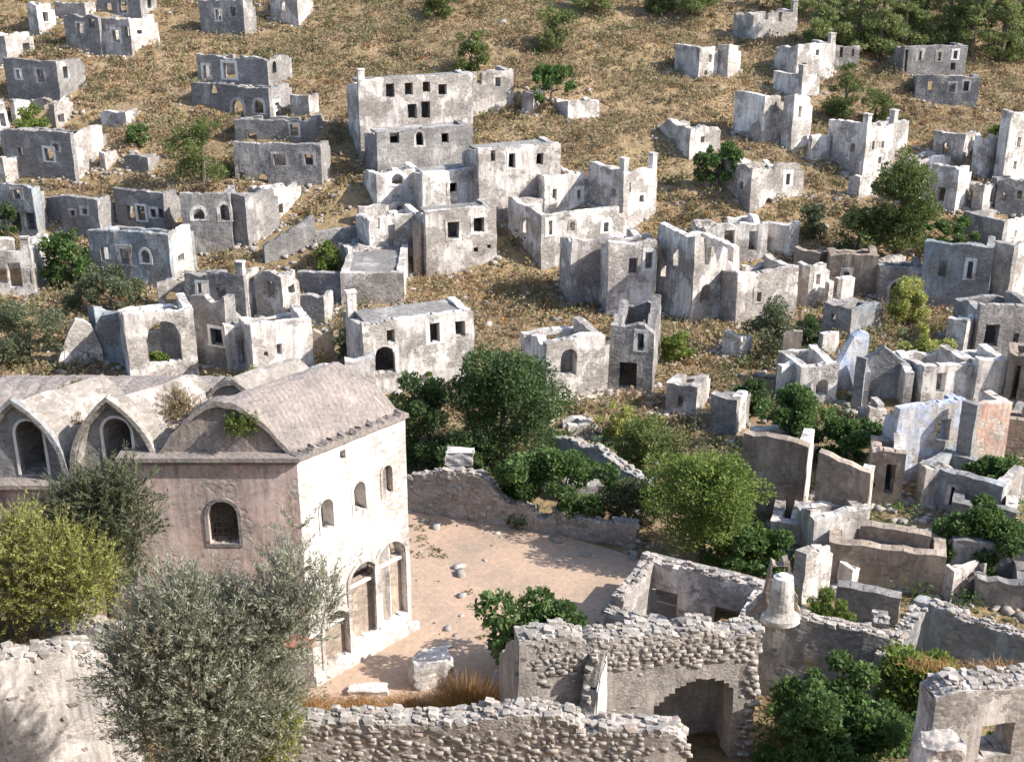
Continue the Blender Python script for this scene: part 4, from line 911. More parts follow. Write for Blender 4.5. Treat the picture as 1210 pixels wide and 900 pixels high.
# ---------------------------------------------------------------- foreground ruins
def near_house():
    Z = 0.0
    B1 = on_level(886, 905, Z); B0 = Vector((0, 0, Z)); B0.x = B1.x-(886-612)/FPX*project(B1)[2]; B0.y = B1.y-.16*(B1.x-B0.x)
    d = Vector((B1.x-B0.x, B1.y-B0.y)); Ln = d.length; d /= Ln; n = Vector((-d.y, d.x))
    H = on_plane(886, 742, B1, n).z
    root = empty('ruined_house', ((B0.x+B1.x)/2, (B0.y+B1.y)/2+1, 0), 'nearest tall rubble ruin with a broken white-edged cross wall and dark recess', 'house', 'roofless ruins of the hillside village')
    def sp(u, v):
        p = on_plane(u, v, B1, n); return (p.x-B0.x)*d.x+(p.y-B0.y)*d.y, p.z
    top = profile(random.Random(5), Ln, H, .03, [(0,1.06),(.2,1.07),(.28,.99),(.3,1.03),(.55,1.02),(.8,1.02),(.82,.96),(1,.98)])
    a, zt = sp(774, 806); b, _ = sp(868, 806); hole = (a, b, -.3, zt, 'r')
    hs = [(a+(b-a)*i/16, a+(b-a)*(i+1)/16, -.3, zt-q, 'r') for i, q in enumerate((.95,.8,.58,.5,.3,.24,.12,.1,.0,.03,.06,.04,.15,.16,.3,.5))]
    small, zs = sp(697, 800); hl = (small-.45, small+.12, zs-.5, zs+.35, 'a')
    mb = MB(); wall_mesh(mb, B0, d, n, Ln, -1, 0, top, hs, .95, .3); w = mb.build('wall', RUBBLE, root)
    # cross wall coming towards the viewer, sunlight put into a white sheet on one face
    c, _ = sp(716, 800); co = (B0.x+d.x*(c-.55), B0.y+d.y*(c-.55))
    q_ = Vector((-n[0]-.62*d.x, -n[1]-.62*d.y)).normalized(); nt = (q_.x, q_.y); ncw = (q_.y, -q_.x)
    tp = profile(random.Random(8), 1.5, H, .05, [(0,.97),(.4,.9),(.7,.62),(1,.5)])
    if ncw[0] > 0: ncw = (-ncw[0], -ncw[1])
    cs = (co[0]+d.x*.55+n[0]*.05, co[1]+d.y*.55+n[1]*.05)
    mb = MB(); wall_mesh(mb, cs, nt, ncw, 1.5, -1, 0, tp, [], .5, .25); cw = mb.build('cross_wall', RUBBLE, root)
    mb = MB(); wall_mesh(mb, (cs[0]-ncw[0]*.05, cs[1]-ncw[1]*.05), nt, ncw, .85, -1, 0, lambda s: H*.92-s*1.1, [], .06, .2); mb.build('sunlit_face', CHURCHW, cw)
    # recess behind the arch: side, back and lid
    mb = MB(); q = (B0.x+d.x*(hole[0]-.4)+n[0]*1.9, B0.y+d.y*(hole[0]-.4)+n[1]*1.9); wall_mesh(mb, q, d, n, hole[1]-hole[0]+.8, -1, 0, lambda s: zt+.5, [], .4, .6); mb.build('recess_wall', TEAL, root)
    mb = MB(); mb.obox((B0.x+d.x*(hole[0]-.4)+n[0]*.93, B0.y+d.y*(hole[0]-.4)+n[1]*.93), d, n, hole[1]-hole[0]+.8, 1.0, zt+.1, zt+.4); mb.build('recess_lid', RUBBLE, root)
    # short return at the sunlit end
    mb = MB(); wall_mesh(mb, (B1.x+n[0]*.93-d.x*.01, B1.y+n[1]*.93-d.y*.01), n, (-d.x, -d.y), 3.2, -1, 0, profile(random.Random(9), 3.2, H*.95, .12, [(0,1),(1,.6)]), [], .6, .3); mb.build('wall', RUBBLE, root)
    mb = MB(); wall_mesh(mb, (B0.x+n[0]*.93, B0.y+n[1]*.93), n, (d.x, d.y), 3.2, -1, 0, profile(random.Random(10), 3.2, H, .12, [(0,1),(1,.5)]), [], .6, .3); mb.build('wall', RUBBLE, root)
    # one loose ledge over the recess
    spots = coping_spots(B0, d, n, Ln, 0, top, .95, .24, 1.1)
    spots += [s for s in face_spots(B0, d, n, Ln, 0, H-1.15, top, [hole], .22, .98, proud=.01)]
    sp2 = face_spots(B0, d, n, Ln, 0, 1.0, lambda s: H-1.1, [(hole[0]-.2, hole[1]+.1, -1, hole[3]+.25)], .2, .10)
    sp3 = [((cs[0]+nt[0]*x*1.4+ncw[0]*.25+R.uniform(-.2,.2), cs[1]+nt[1]*x*1.4+ncw[1]*.25+R.uniform(-.1,.1), tp(x*1.5)+R.uniform(-.1,.1)), (.3,.26,.22), R.uniform(0,3)) for x in [i/16 for i in range(17)]]
    sp3 += [((cs[0]+ncw[0]*R.uniform(0,.5)+nt[0]*1.5, cs[1]+ncw[1]*.2+nt[1]*1.5, R.uniform(.2,H*.5)), (.3,.22,.22), R.uniform(0,3)) for _ in range(22)]
    sp4 = [((B1.x-d.x*R.uniform(-.02,.55)-n[0]*.02, B1.y-n[1]*.02, R.uniform(0,H*.85)), (.3,.22,.24), 0) for _ in range(40)]
    lay_stones(root, sp3+spots+sp4+sp2)
    FOOT.append(((B0.x+B1.x)/2, (B0.y+B1.y)/2+1.5, Ln/2, 2.5, 1, 0))
near_house()
g0, g1 = ground(330, 985), ground(806, 985); zz = min(g0.z, g1.z)
nA = Vector((on_level(330, 985, zz).x, g1.y+.35, zz)); nB = Vector((on_level(806, 985, zz).x, g1.y, zz))
dd = Vector((nB.x-nA.x, nB.y-nA.y)); Hn = on_plane(700, 862, nB, (-dd.y, dd.x)).z-zz
wall_pp('low grey rubble wall running along the bottom of the picture', nA, nB, Hn, [(0,1.0),(.45,1.03),(.52,1.10),(.62,1.14),(.72,1.1),(.755,.97),(.8,1.0),(.97,.99),(1,.9)], T=.8, rough=.03, stones=.22, face=.21, keep=.97, name='rubble_wall')
dA = on_plane(-90, 900, (0, 31.6, 0), (0, 1)); A = Vector((dA.x, 31.6, .8)); dB = on_plane(172, 900, (0, 34.3, 0), (0, 1)); Bq = Vector((dB.x, 34.3, .8))
dd = Vector((Bq.x-A.x, Bq.y-A.y)).normalized(); Hn = on_plane(40, 772, A, (-dd.y, dd.x)).z-.8
wall_pp('sunlit limewashed rubble wall in the lower corner below the yellow bush', A, Bq, Hn, [(0,1.04),(.4,1.0),(.7,.97),(.88,.93),(1,.7)], T=.9, mat=LIME, rough=.03, stones=.24, face=.24, keep=.06, name='rubble_wall')
# rubble bank of dark stones behind the yellow bush
wall_pp('dark rubble bank between the yellow bush and the grey olive', ground(30,758), ground(140,752), .7, [(0,.6),(.3,1),(.7,.9),(1,.5)], T=.8, mat=GREY, rough=.3, stones=.26, face=.26, keep=.7, name='rubble_bank', cat='bank')
# bottom corner house
house('corner ruin with a leafy window and rust-coloured grass on top', 1084, 1250, None, 955, 800, 9, [(1177,874,46,44,'r',False)], mat=PALE, rough=.04, T=1.0, stones=.22, missing='BCD', shapeA=[(0,.93),(.12,1.0),(.3,.97),(1,.98)], facestones=0)
Yw = ground(1250, 955).y; p = on_plane(1112, 880, (0, Yw-1.9, 0), (0, 1)); boulder('fallen lump of masonry leaning against the corner ruin', 'masonry_lump', (p.x, p.y, p.z-.7), (1.5,1.1,2.2), PALE, 44, cat='block')
# flared plaster chimney hood
def hood():
    P = on_level(922, 752, 2.9); prof = [(0.0,.06),(.22,.16),(.36,.50),(.50,.70),(.70,.70),(.86,.52),(1.0,.46),(1.7,.42),(2.3,.36),(2.34,.24),(2.4,.2)]
    root = empty('chimney_hood', tuple(P), 'white flared plaster chimney standing on the broken wall among the near ruins', 'chimney')
    mb = MB(); k = 20; rn = random.Random(2)
    g = [[(P.x+r*(1+rn.uniform(-.04,.04))*math.cos(2*math.pi*i/k), P.y+.3+r*.8*math.sin(2*math.pi*i/k), P.z+z) for i in range(k)] for z, r in prof]
    for j in range(len(prof)-1):
        for i in range(k): mb.quad(g[j][i], g[j][(i+1)%k], g[j+1][(i+1)%k], g[j+1][i])
    mb.poly(g[-1]); mb.poly(g[0]); mb.build('hood', WHITE, root, fix=True)
    mb = MB(); wall_mesh(mb, (P.x-1.1, P.y+.75), (1,0), (0,1), 2.0, P.z-3, P.z, profile(random.Random(3), 2.0, 2.6, .3, [(0,.25),(.3,.5),(.4,1.05),(.75,1.1),(.8,.6),(1,.3)]), [(.8,1.35,1.9,2.45,'r')], .4, .2); mb.build('flue_wall', BROWN, root)
hood()
# ---------------------------------------------------------------- plants
RG = np.random.default_rng(77)
def leaf_quads(C, size, aspect, up=0.3, dirs=None, droop=0.0):
    n = len(C)
    t = RG.normal(size=(n,3)); t[:,2] += up
    if dirs is not None: t = t*0.55 + dirs
    t /= np.linalg.norm(t, axis=1, keepdims=True)+1e-9
    w = np.cross(t, RG.normal(size=(n,3))); w /= np.linalg.norm(w, axis=1, keepdims=True)+1e-9
    s = size*RG.uniform(0.6, 1.35, (n,1)); a = t*s*0.5; b = w*s*aspect*0.5
    V = np.stack([C-a, C-a*0.1+b, C+a, C-a*0.1-b], 1).reshape(-1,3)
    return V, np.arange(n*4).reshape(n,4)
def crown_lobes(kind, rx, ry, rz, k):
    L = []
    for i in range(k):
        if kind == 'pine':
            f = RG.uniform(0, 1)**1.15; ang = RG.uniform(0, 6.283); r = (1-f)**0.75*RG.uniform(.25, .95)
            L.append((r*rx*math.cos(ang), r*ry*math.sin(ang), -rz+2*rz*f, rx*(0.17+0.16*(1-f))))
        elif kind == 'column':
            f = RG.uniform(0, 1); ang = RG.uniform(0, 6.283); w = (1-abs(2*f-0.75)**2.2*.45)*(1 if f < .7 else (1-f)/.3*.6+.4)
            r = w*RG.uniform(.2,.8); L.append((r*rx*math.cos(ang), r*ry*math.sin(ang), -rz+2*rz*f, rx*RG.uniform(.22,.4)))
        else:
            q = RG.normal(size=3); q /= np.linalg.norm(q); q *= RG.uniform(.25,.82)
            if q[2] < 0:
                h = math.hypot(q[0], q[1])+1e-6; m = RG.uniform(.25,.85)*(1+.1*q[2]); q[0] *= m/h; q[1] *= m/h; q[2] = -RG.uniform(0,.95)
            e = RG.uniform(.85,1.2); L.append((q[0]*rx*e, q[1]*ry*e, q[2]*rz*e, min(rx,rz)*RG.uniform(.15,.42)))
    return np.array(L)
def tree(label, name, u, vb, vt, wpx, leaf, n=7000, size=0.22, aspect=.5, kind='round', k=26, crown_from=0.22, cat='tree', group=None, P=None, bare=0.0, lift=0.0, up=.3):
    if P is None: P = ground(u, vb)
    d = project(P)[2]; H = (vb-vt)/FPX*d*1.10; rx = wpx/2/FPX*d*1.22; H = max(H, .5); crown_from *= .35
    root = empty(name, tuple(P), label, cat, group)
    z0 = H*crown_from; rz = (H-z0)/2; cz = z0+rz; ry = rx*0.9
    Lb = crown_lobes(kind, rx*.86, ry*.86, rz*.88, k)
    wgt = Lb[:,3]**2; idx = RG.choice(len(Lb), n, p=wgt/wgt.sum())
    q = RG.normal(size=(n,3)); q /= np.linalg.norm(q, axis=1, keepdims=True)
    rad = RG.uniform(0.35, 1.08, (n,1))**0.6
    sq = np.array([1,1,.55 if kind == 'pine' else .85])
    C = Lb[idx,:3] + q*rad*Lb[idx,3:4]*sq; C[:,2] += cz
    C[:,2] = np.maximum(C[:,2], 0.05)
    V, F = leaf_quads(C, size, aspect, up, dirs=q*0.8)
    lt = RG.uniform(0, 1, len(Lb)); tint = np.clip(0.45*lt[idx]+0.55*RG.uniform(0,1,n), 0, 1)
    me = np_mesh('crown', V, F, LEAF[leaf], np.repeat(tint, 4)); link('crown', me, root)
    mb = MB(); tr = max(.05, H*0.028)
    lean = RG.uniform(-.1,.1)*rx
    mb.tube((P.x, P.y, P.z-.3), (P.x+lean, P.y, P.z+max(z0, H*.3)), tr*1.3, tr*.9, 7)
    top = (P.x+lean, P.y, P.z+max(z0, H*.3))
    if kind in ('pine', 'column'): mb.tube(top, (P.x, P.y, P.z+H*.93), tr*.9, tr*.15, 6)
    for i in range(min(len(Lb), 9)):
        e = Lb[i]; s = top if kind not in ('pine','column') else (P.x, P.y, P.z+max(z0, cz+e[2]-.3*rz))
        mb.tube(s, (P.x+e[0], P.y+e[1], P.z+cz+e[2]), tr*.45, tr*.12, 5)
    mb.build('trunk', BARK, root)
    return root
def twig_tree(label, name, P, blobs, leaf, twigs, per, tl, size, aspect, cat='tree', trunk=True):
    """A tree of long wispy shoots: blobs are (x, y, z, radius) relative to its foot."""
    root = empty(name, tuple(P), label, cat); B = np.array(blobs, float)
    idx = RG.choice(len(B), twigs, p=B[:,3]**2/np.sum(B[:,3]**2))
    q = RG.normal(size=(twigs,3)); q /= np.linalg.norm(q, axis=1, keepdims=True)
    s = B[idx,:3] + q*B[idx,3:4]*RG.uniform(.25,.95,(twigs,1))**.7
    dr = q*.75 + np.array([0,0,.75]) + RG.normal(size=(twigs,3))*.28; dr /= np.linalg.norm(dr, axis=1, keepdims=True)
    ln = tl*RG.uniform(.5,1.3,(twigs,1))
    f = np.tile(np.linspace(.05,1,per), twigs)[:,None]; ti = np.repeat(np.arange(twigs), per)
    C = s[ti] + dr[ti]*ln[ti]*f + RG.normal(size=(twigs*per,3))*0.035; C[:,2] -= 0.12*(f[:,0]**2)*ln[ti][:,0]
    V, F = leaf_quads(C, size, aspect, .2, dirs=dr[ti]*.9)
    bt = RG.uniform(0,1,twigs); tint = np.clip(.4*bt[ti]+.6*RG.uniform(0,1,len(ti)),0,1)
    link('crown', np_mesh('crown', V, F, LEAF[leaf], np.repeat(tint,4)), root)
    # shoots
    w = np.cross(dr, RG.normal(size=(twigs,3))); w /= np.linalg.norm(w,axis=1,keepdims=True); e = s+dr*ln
    SV = np.stack([s-w*.012, s+w*.012, e+w*.003, e-w*.003],1).reshape(-1,3)
    tag(link('shoots', np_mesh('shoots', SV, np.arange(twigs*4).reshape(-1,4), BARK), root), kind='stuff')
    if trunk:
        mb = MB(); fork = Vector((P.x, P.y, P.z+1.3)); mb.tube((P.x, P.y, P.z-.4), tuple(fork), .34, .26, 9)
        for b in blobs[:10]: 
            mid = Vector((P.x+b[0]*.5, P.y+b[1]*.5, P.z+1.3+(b[2]-1.3)*.6)); mb.tube(tuple(fork), tuple(mid), .16, .1, 6); mb.tube(tuple(mid), (P.x+b[0], P.y+b[1], P.z+b[2]+.3), .1, .03, 5)
        mb.build('trunk', BARK, root)
    return root
G1 = 'trees growing among the ruins'; G2 = 'pines along the top of the slope'; G3 = 'bushes on the slope'
# hillside and village trees
tree('feathery light green pine standing below the stacked houses', 'pine_tree', 241, 216, 138, 78, 'pine', 6000, .34, .22, 'round', 26, .1, group=G1)
tree('light green bush inside the small ruin near the frame edge', 'bush', 38, 165, 126, 42, 'lime', 2600, .26, .5, crown_from=.02, cat='bush', group=G1)
tree('small bright green bush between the low ruin and the pine', 'bush', 163, 172, 143, 26, 'fig', 1500, .24, .5, crown_from=.02, cat='bush', group=G3)
tree('dark leafy tree squeezed between pillared house and blue-grey house', 'leafy_tree', 88, 340, 264, 62, 'fig', 5000, .27, .55, crown_from=.08, group=G1)
tree('round grey-green olive in front of the broad blue-grey house', 'olive_tree', 134, 372, 314, 108, 'oliveg', 8000, .22, .4, crown_from=.05, group=G1)
tree('grey-green olive at the frame edge above the church vaults', 'olive_tree', 34, 430, 344, 88, 'oliveg', 8500, .2, .4, crown_from=.1, group=G1)
tree('fresh green shrub growing in the round arch', 'bush', 190, 446, 406, 26, 'lime', 1800, .2, .5, crown_from=.02, cat='bush', group=G1)
tree('small shaded bush at the frame edge under the blue-shadowed house', 'bush', 12, 290, 232, 26, 'dark', 1500, .24, .5, crown_from=.1, cat='bush', group=G1)
tree('olive-green bush alone on the upper slope above the large house', 'bush', 556, 84, 38, 52, 'pine', 3000, .3, .45, crown_from=.03, cat='bush', group=G3)
tree('round dark green tree beside the ruined wing on the open slope', 'round_tree', 650, 124, 76, 76, 'fig', 5200, .28, .5, crown_from=.06, group=G1)
tree('tall light shrub on the upper slope near the frame top', 'bush', 657, 58, 8, 44, 'pine', 2600, .32, .4, crown_from=.02, cat='bush', group=G3)
tree('rounded fig tree between three pale ruins high on the slope', 'fig_tree', 851, 222, 166, 62, 'fig', 4600, .28, .55, crown_from=.06, group=G1)
tree('tall dense conifer towering over the ruins', 'conifer_tree', 1060, 306, 166, 76, 'pine', 17000, .28, .34, 'round', 70, .02, group=G1)
tree('spreading green bush at the foot of the tall conifer', 'bush', 1112, 296, 254, 100, 'fig', 5000, .26, .5, crown_from=.02, cat='bush', group=G1)
tree('yellowish olive shrub beside the tall conifer', 'bush', 1010, 302, 240, 62, 'pine', 3600, .27, .45, crown_from=.02, cat='bush', group=G1)
tree('dark bush before the fallen house uphill of the yellowish shrub', 'bush', 962, 282, 240, 40, 'oliveg', 2200, .24, .45, crown_from=.02, cat='bush', group=G1)
tree('upper yellow-green tree growing through the ruined arch room', 'leafy_tree', 1068, 386, 326, 54, 'yellow', 4200, .22, .5, crown_from=.05, group=G1)
tree('lower yellow-green tree spilling down beside the open gabled room', 'leafy_tree', 1090, 440, 382, 54, 'yellow', 4200, .22, .5, crown_from=.03, group=G1)
tree('grey-green bush beside the low sunlit wall house', 'bush', 908, 420, 352, 60, 'oliveg', 4500, .22, .45, crown_from=.05, cat='bush', group=G1)
tree('small dark bush behind the tall wall stump', 'bush', 954, 408, 372, 34, 'dark', 1800, .22, .5, crown_from=.05, cat='bush', group=G1)
tree('light green bush on the dry bank above the collapsed rubble room', 'bush', 800, 428, 390, 44, 'lime', 2400, .22, .45, crown_from=.02, cat='bush', group=G3)
tree('small green shrub left of the sunlit house with tall windows', 'bush', 410, 426, 384, 30, 'oliveg', 1700, .22, .45, crown_from=.02, cat='bush', group=G1)
tree('low green plants before the large black opening', 'bush', 500, 452, 424, 64, 'lime', 2200, .2, .5, crown_from=.0, cat='bush', group=G1)
tree('green shrub on the terrace beside the sunlit stump', 'bush', 388, 322, 284, 34, 'lime', 2000, .22, .5, crown_from=.02, cat='bush', group=G1)
tree('big dark round tree in the hollow behind the church', 'round_tree', 597, 552, 394, 140, 'dark', 24000, .19, .5, 'round', 60, .06, group=G1)
tree('dark slender tree close behind the church end', 'leafy_tree', 500, 556, 430, 76, 'dark', 11000, .19, .5, 'round', 36, .05, group=G1)
tree('wide green fig spreading behind the courtyard wall', 'fig_tree', 655, 612, 514, 154, 'fig', 15000, .2, .6, 'round', 46, .05, group=G1)
tree('large yellow-green tree at the end of the courtyard wall', 'leafy_tree', 828, 664, 498, 150, 'lime', 26000, .16, .5, 'round', 54, .04, group=G1)
tree('olive-green upper bush merging into the large yellow-green tree', 'bush', 768, 566, 480, 90, 'pine', 7000, .19, .4, 'round', 30, .02, cat='bush', group=G1)
tree('dark undershrub between the slender tree and the big round tree', 'bush', 548, 572, 500, 80, 'dark', 7000, .19, .5, 'round', 30, .02, cat='bush', group=G1)
tree('broad green bush at the foot of the large yellow-green tree', 'bush', 880, 676, 606, 96, 'fig', 8500, .18, .55, 'round', 34, .02, cat='bush', group=G1)
tree('dull green bush between the wide fig and the large yellow-green tree', 'bush', 742, 622, 546, 80, 'oliveg', 7000, .18, .45, 'round', 30, .02, cat='bush', group=G1)
tree('yellow shrub above the olive-green upper bush', 'bush', 728, 520, 476, 50, 'yellow', 2600, .19, .4, crown_from=.0, cat='bush', group=G3)
tree('broad leafy bush filling the gap before the blue gabled room', 'bush', 935, 532, 454, 80, 'fig', 8000, .2, .6, 'round', 34, .02, cat='bush', group=G1)
tree('leafy bush in front of the blue-washed wall', 'bush', 1002, 546, 482, 84, 'fig', 8000, .2, .6, 'round', 30, .02, cat='bush', group=G1)
tree('fig hedge in front of the teal room at the frame edge', 'fig_tree', 1160, 672, 588, 124, 'fig', 13000, .2, .65, 'round', 40, .03, group=G1)
tree('smaller fig behind the teal room below the salmon ruin', 'fig_tree', 1172, 586, 532, 86, 'fig', 6500, .2, .6, 'round', 26, .02, group=G1)
tree('dark bush in the shadowed gap beside the white coping wall', 'bush', 884, 492, 438, 42, 'dark', 3600, .2, .5, crown_from=.02, cat='bush', group=G1)
tree('light green bush below the flared chimney', 'bush', 982, 748, 694, 62, 'lime', 5200, .15, .35, crown_from=.0, cat='bush', group=G1)
tree('small fig with large leaves in front of the near roofless room', 'fig_tree', 640, 800, 668, 134, 'fig', 6500, .24, .7, 'round', 30, .04, group=G1)
tree('upper crown of the fig before the bluish back wall', 'fig_tree', 1075, 850, 744, 116, 'lime', 8500, .2, .6, 'round', 34, .05, group=G1)
tree('large dark fig spreading below the shaded wall house', 'fig_tree', 985, 905, 778, 200, 'fig', 16000, .2, .65, 'round', 50, .02, group=G1)
tree('fig leaves filling the window of the corner ruin', 'fig_tree', 1176, 925, 846, 84, 'fig', 5000, .2, .65, 'round', 22, .02, group=G1, P=Vector((on_plane(1178, 880, (0, Yw+1.2, 0), (0, 1)).x, Yw+1.2, float(hgt(0, Yw+1.2)))))
# pines at the top
PN = [(962,58,-18,44,'first small pine above the sunlit house with dark lower doorway'),(985,52,-30,46,'taller second pine above the dark lower doorway'),(1012,56,-24,50,'pine just uphill of the ruined annex'),(1040,62,-28,48,'pine in the gap between annex and wood-edge house'),(1066,50,-34,52,'pine behind the corner of the wood-edge house'),
      (1092,48,-38,54,'pine rising over the middle of the wood-edge house'),(1120,50,-30,50,'pine rising over the far end of the wood-edge house'),(1148,62,-28,50,'pine standing clear beyond the wood-edge house'),(1180,68,-14,56,'broad pine near the frame corner on the wood edge'),(1204,60,-20,54,'outermost pine cut by the frame corner'),
      (1135,34,-50,46,'upper pine peeping between two wood-edge pines'),(1030,34,-50,46,'upper pine peeping above the annex pine'),(925,14,-40,40,'pine at the frame top above the highest ruin'),(820,12,-36,52,'pine at the frame top above the bare slope'),(780,10,-30,40,'small pine at the frame top beside the bare slope pine'),(700,10,-36,38,'pine tip at the frame top over the open slope')]
for (u, vb, vt, w, lb) in PN: tree(lb, 'pine_tree', u, vb+4, vt, w*1.3, 'wood', 4600, .46, .24, 'pine', 36, .03, group=G2)
tree('young pine among the pale ruins below the wood', 'pine_tree', 996, 142, 74, 52, 'pine', 4200, .34, .22, 'pine', 30, .04, group=G2)
tree('low pine bush downhill of the young pine', 'pine_tree', 1034, 146, 100, 44, 'pine', 3000, .32, .22, 'round', 20, .02, group=G2)
tree('small tree growing in the overgrown sunlit ruin', 'leafy_tree', 1172, 186, 142, 24, 'lime', 1700, .26, .5, crown_from=.05, group=G1)
tree('olive bush at the very top edge beside the dark house', 'bush', 522, 22, -14, 46, 'pine', 2200, .32, .4, crown_from=.0, cat='bush', group=G3)
# near plants
P = ground(262, 985); sc = project(P)[2]/FPX
def blob(u, v, r, dy=0.0):
    q = on_plane(u, v, (P.x, P.y+dy, 0), (0,1)); return (q.x-P.x, dy, q.z-P.z, r)
ob = [blob(235,742,1.25), blob(180,770,1.0,-.3), blob(285,748,1.0,.3), blob(250,820,1.5,-.5), blob(185,850,1.0,-.5), blob(312,815,.9), blob(250,890,1.4,-.6), blob(150,800,.6,-.4), blob(325,870,.6,-.3), blob(330,735,.6,.4), blob(365,705,.5,.7), blob(342,675,.42,.6), blob(388,690,.25,.8), blob(350,625,.16,.6), blob(205,715,.7,.1), blob(350,755,.6,.5), blob(378,725,.4,.8), blob(320,700,.4,.5)]
twig_tree('big silvery olive in front of the pink church wall', 'olive_tree', P, ob, 'olive', 3200, 26, 1.05, .15, .22)
P = Vector((on_plane(135, 700, (0,37.4,0), (0,1)).x, 37.4, 5.0))
ob = [blob(120,590,1.0), blob(90,600,.9,.2), blob(150,620,1.0), blob(110,640,1.1), blob(70,620,.7), blob(150,575,.6), blob(140,670,.8)]
twig_tree('thin dark olive leaning on the church wing under the pointed vault', 'olive_tree', P, ob, 'oliveg', 1100, 22, .9, .16, .26)
P = ground(52, 752)
ob = [blob(10,650,1.0), blob(55,650,1.0), blob(95,665,.9), blob(-25,660,1.0), blob(30,690,.9), blob(75,695,.9), blob(112,690,.65), blob(0,705,.8), blob(50,715,.7), blob(95,715,.6), blob(25,625,.5), blob(-60,680,1.0)]
twig_tree('bright yellow-green bush below the church wing', 'broom_bush', P, ob, 'yellow', 2000, 24, .85, .13, .26, cat='bush', trunk=False)
P = ground(318, 975)
ob = [blob(320,872,.5,-.9), blob(338,850,.38,-.9), blob(305,895,.5,-.9), blob(340,890,.35,-.9)]
twig_tree('yellowish shrub at the foot of the silvery olive', 'bush', P, ob, 'yellow', 260, 20, .5, .11, .3, cat='bush', trunk=False)
# plants rooted on the church roof
def roof_plant(label, u, v, y, r, leaf, n=260):
    q = on_plane(u, v, (0, y, 0), (0,1)); Pq = Vector((q.x, q.y, q.z-r*.5))
    twig_tree(label, 'roof_shrub', Pq, [(0,0,r*.35,r*.55),(r*.4,0,r*.6,r*.45),(-r*.4,.1,r*.5,r*.45),(0,.2,r*.9,r*.35)], leaf, n, 14, r*.5, .11, .28, cat='shrub', trunk=False)
Yf = CH[8]
roof_plant('dry brown shrub rooted in the roof valley beside the second vault', 206, 488, Yf+1.6, .95, 'dry', 320)
roof_plant('greenish plant on the curved gable of the church roof', 284, 502, Yf+.25, .7, 'lime', 200)
roof_plant('dry shrub between the two pointed vaults', 92, 468, Yf+2.6, .7, 'dry', 220)
roof_plant('low dry tuft in the gutter beside the first vault', 84, 500, Yf+1.4, .5, 'dry', 160)
roof_plant('small green tuft behind the church ridge', 300, 450, Yf+4.6, .5, 'yellow', 120)
# tufts of dry grass
def tuft(label, P, r, h, n, leaf, name='grass_tuft', kind=None, cat='grass', spread=None):
    n = int(n); a = RG.uniform(0, 6.283, n); q = np.sqrt(RG.uniform(0,1,n))*r
    B = np.stack([np.cos(a)*q, np.sin(a)*q*.7, np.zeros(n)],1)
    if spread is not None: B[:,:2] += np.array([(s[0], s[1]) for s in spread])[RG.integers(0,len(spread),n)]; B[:,2] += np.array([s[2] for s in spread])[RG.integers(0,len(spread),n)]*0
    T = B+np.stack([np.cos(a)*q*.9+RG.normal(0,.1*h,n), np.sin(a)*q*.7+RG.normal(0,.1*h,n), h*RG.uniform(.45,1,n)],1)
    w = RG.normal(size=(n,3)); w[:,2] = 0; w /= np.linalg.norm(w,axis=1,keepdims=True); w *= .012
    V = np.stack([B-w,B+w,T+w*.3,T-w*.3],1).reshape(-1,3)
    o = link(name, np_mesh(name, V, np.arange(n*4).reshape(n,4), LEAF[leaf], np.repeat(RG.uniform(0,1,n),4))); o.location = tuple(P)
    return tag(o, label, cat, kind=kind)
p = ground(552, 842); tuft('orange dry grass tuft beside the big pale boulder', (p.x, p.y, p.z), .85, 1.35, 1500, 'rust')
pts = [ground(u, v) for u in range(352, 600, 6) for v in (832, 838, 844)]
def grass_mass(name, pts, r, h, per, leaf, label):
    n = len(pts)*per; base = np.array([(p[0], p[1], p[2]) for p in pts])[np.repeat(np.arange(len(pts)), per)]
    B = base + np.stack([RG.normal(0,r,n), RG.normal(0,r,n), np.zeros(n)],1)
    T = B + np.stack([RG.normal(0,.45*h,n), RG.normal(0,.45*h,n), h*RG.uniform(.25,1.1,n)*(.6+.4*np.sin(base[:,0]*3.1))],1)
    w = RG.normal(size=(n,3)); w[:,2] = 0; w /= np.linalg.norm(w,axis=1,keepdims=True); w *= .014
    V = np.stack([B-w,B+w,T+w*.3,T-w*.3],1).reshape(-1,3)
    o = link(name, np_mesh(name, V, np.arange(n*4).reshape(n,4), LEAF[leaf], np.repeat(RG.uniform(0,1,n),4))); tag(o, label, 'grass', kind='stuff')
grass_mass('dry_grass', pts, .25, .45, 36, 'rust', 'strip of orange dry grass along the foot of the near rubble wall')
pts = [ground(u, v) for u in range(-20, 70, 7) for v in range(715, 770, 8)]
grass_mass('dry_grass', pts, .3, .6, 34, 'dry', 'dry golden grass under the yellow bush')
pts = [ground(u, v) for u in range(90, 200, 9) for v in range(800, 900, 14)]
grass_mass('dry_grass', pts, .3, .4, 20, 'dry', 'dry weeds on the slope under the silvery olive')
pts = [ground(u, v) for u in range(600, 700, 8) for v in (818, 828, 838)]
grass_mass('dry_grass', pts, .25, .35, 30, 'dry', 'dry grass between the small fig and the near rubble wall')
hp = house_top = on_plane(1150, 797, ground(1250, 955), (math.sin(math.radians(4)), math.cos(math.radians(4))))
pts = [Vector((hp.x+x*.12, hp.y+.3+(x%3)*.2+x*.12*-.07, hp.z-.12)) for x in range(-14, 24)]
grass_mass('dry_grass', pts, .16, .24, 30, 'rust', 'rust-coloured grass growing on the wall top of the corner ruin')
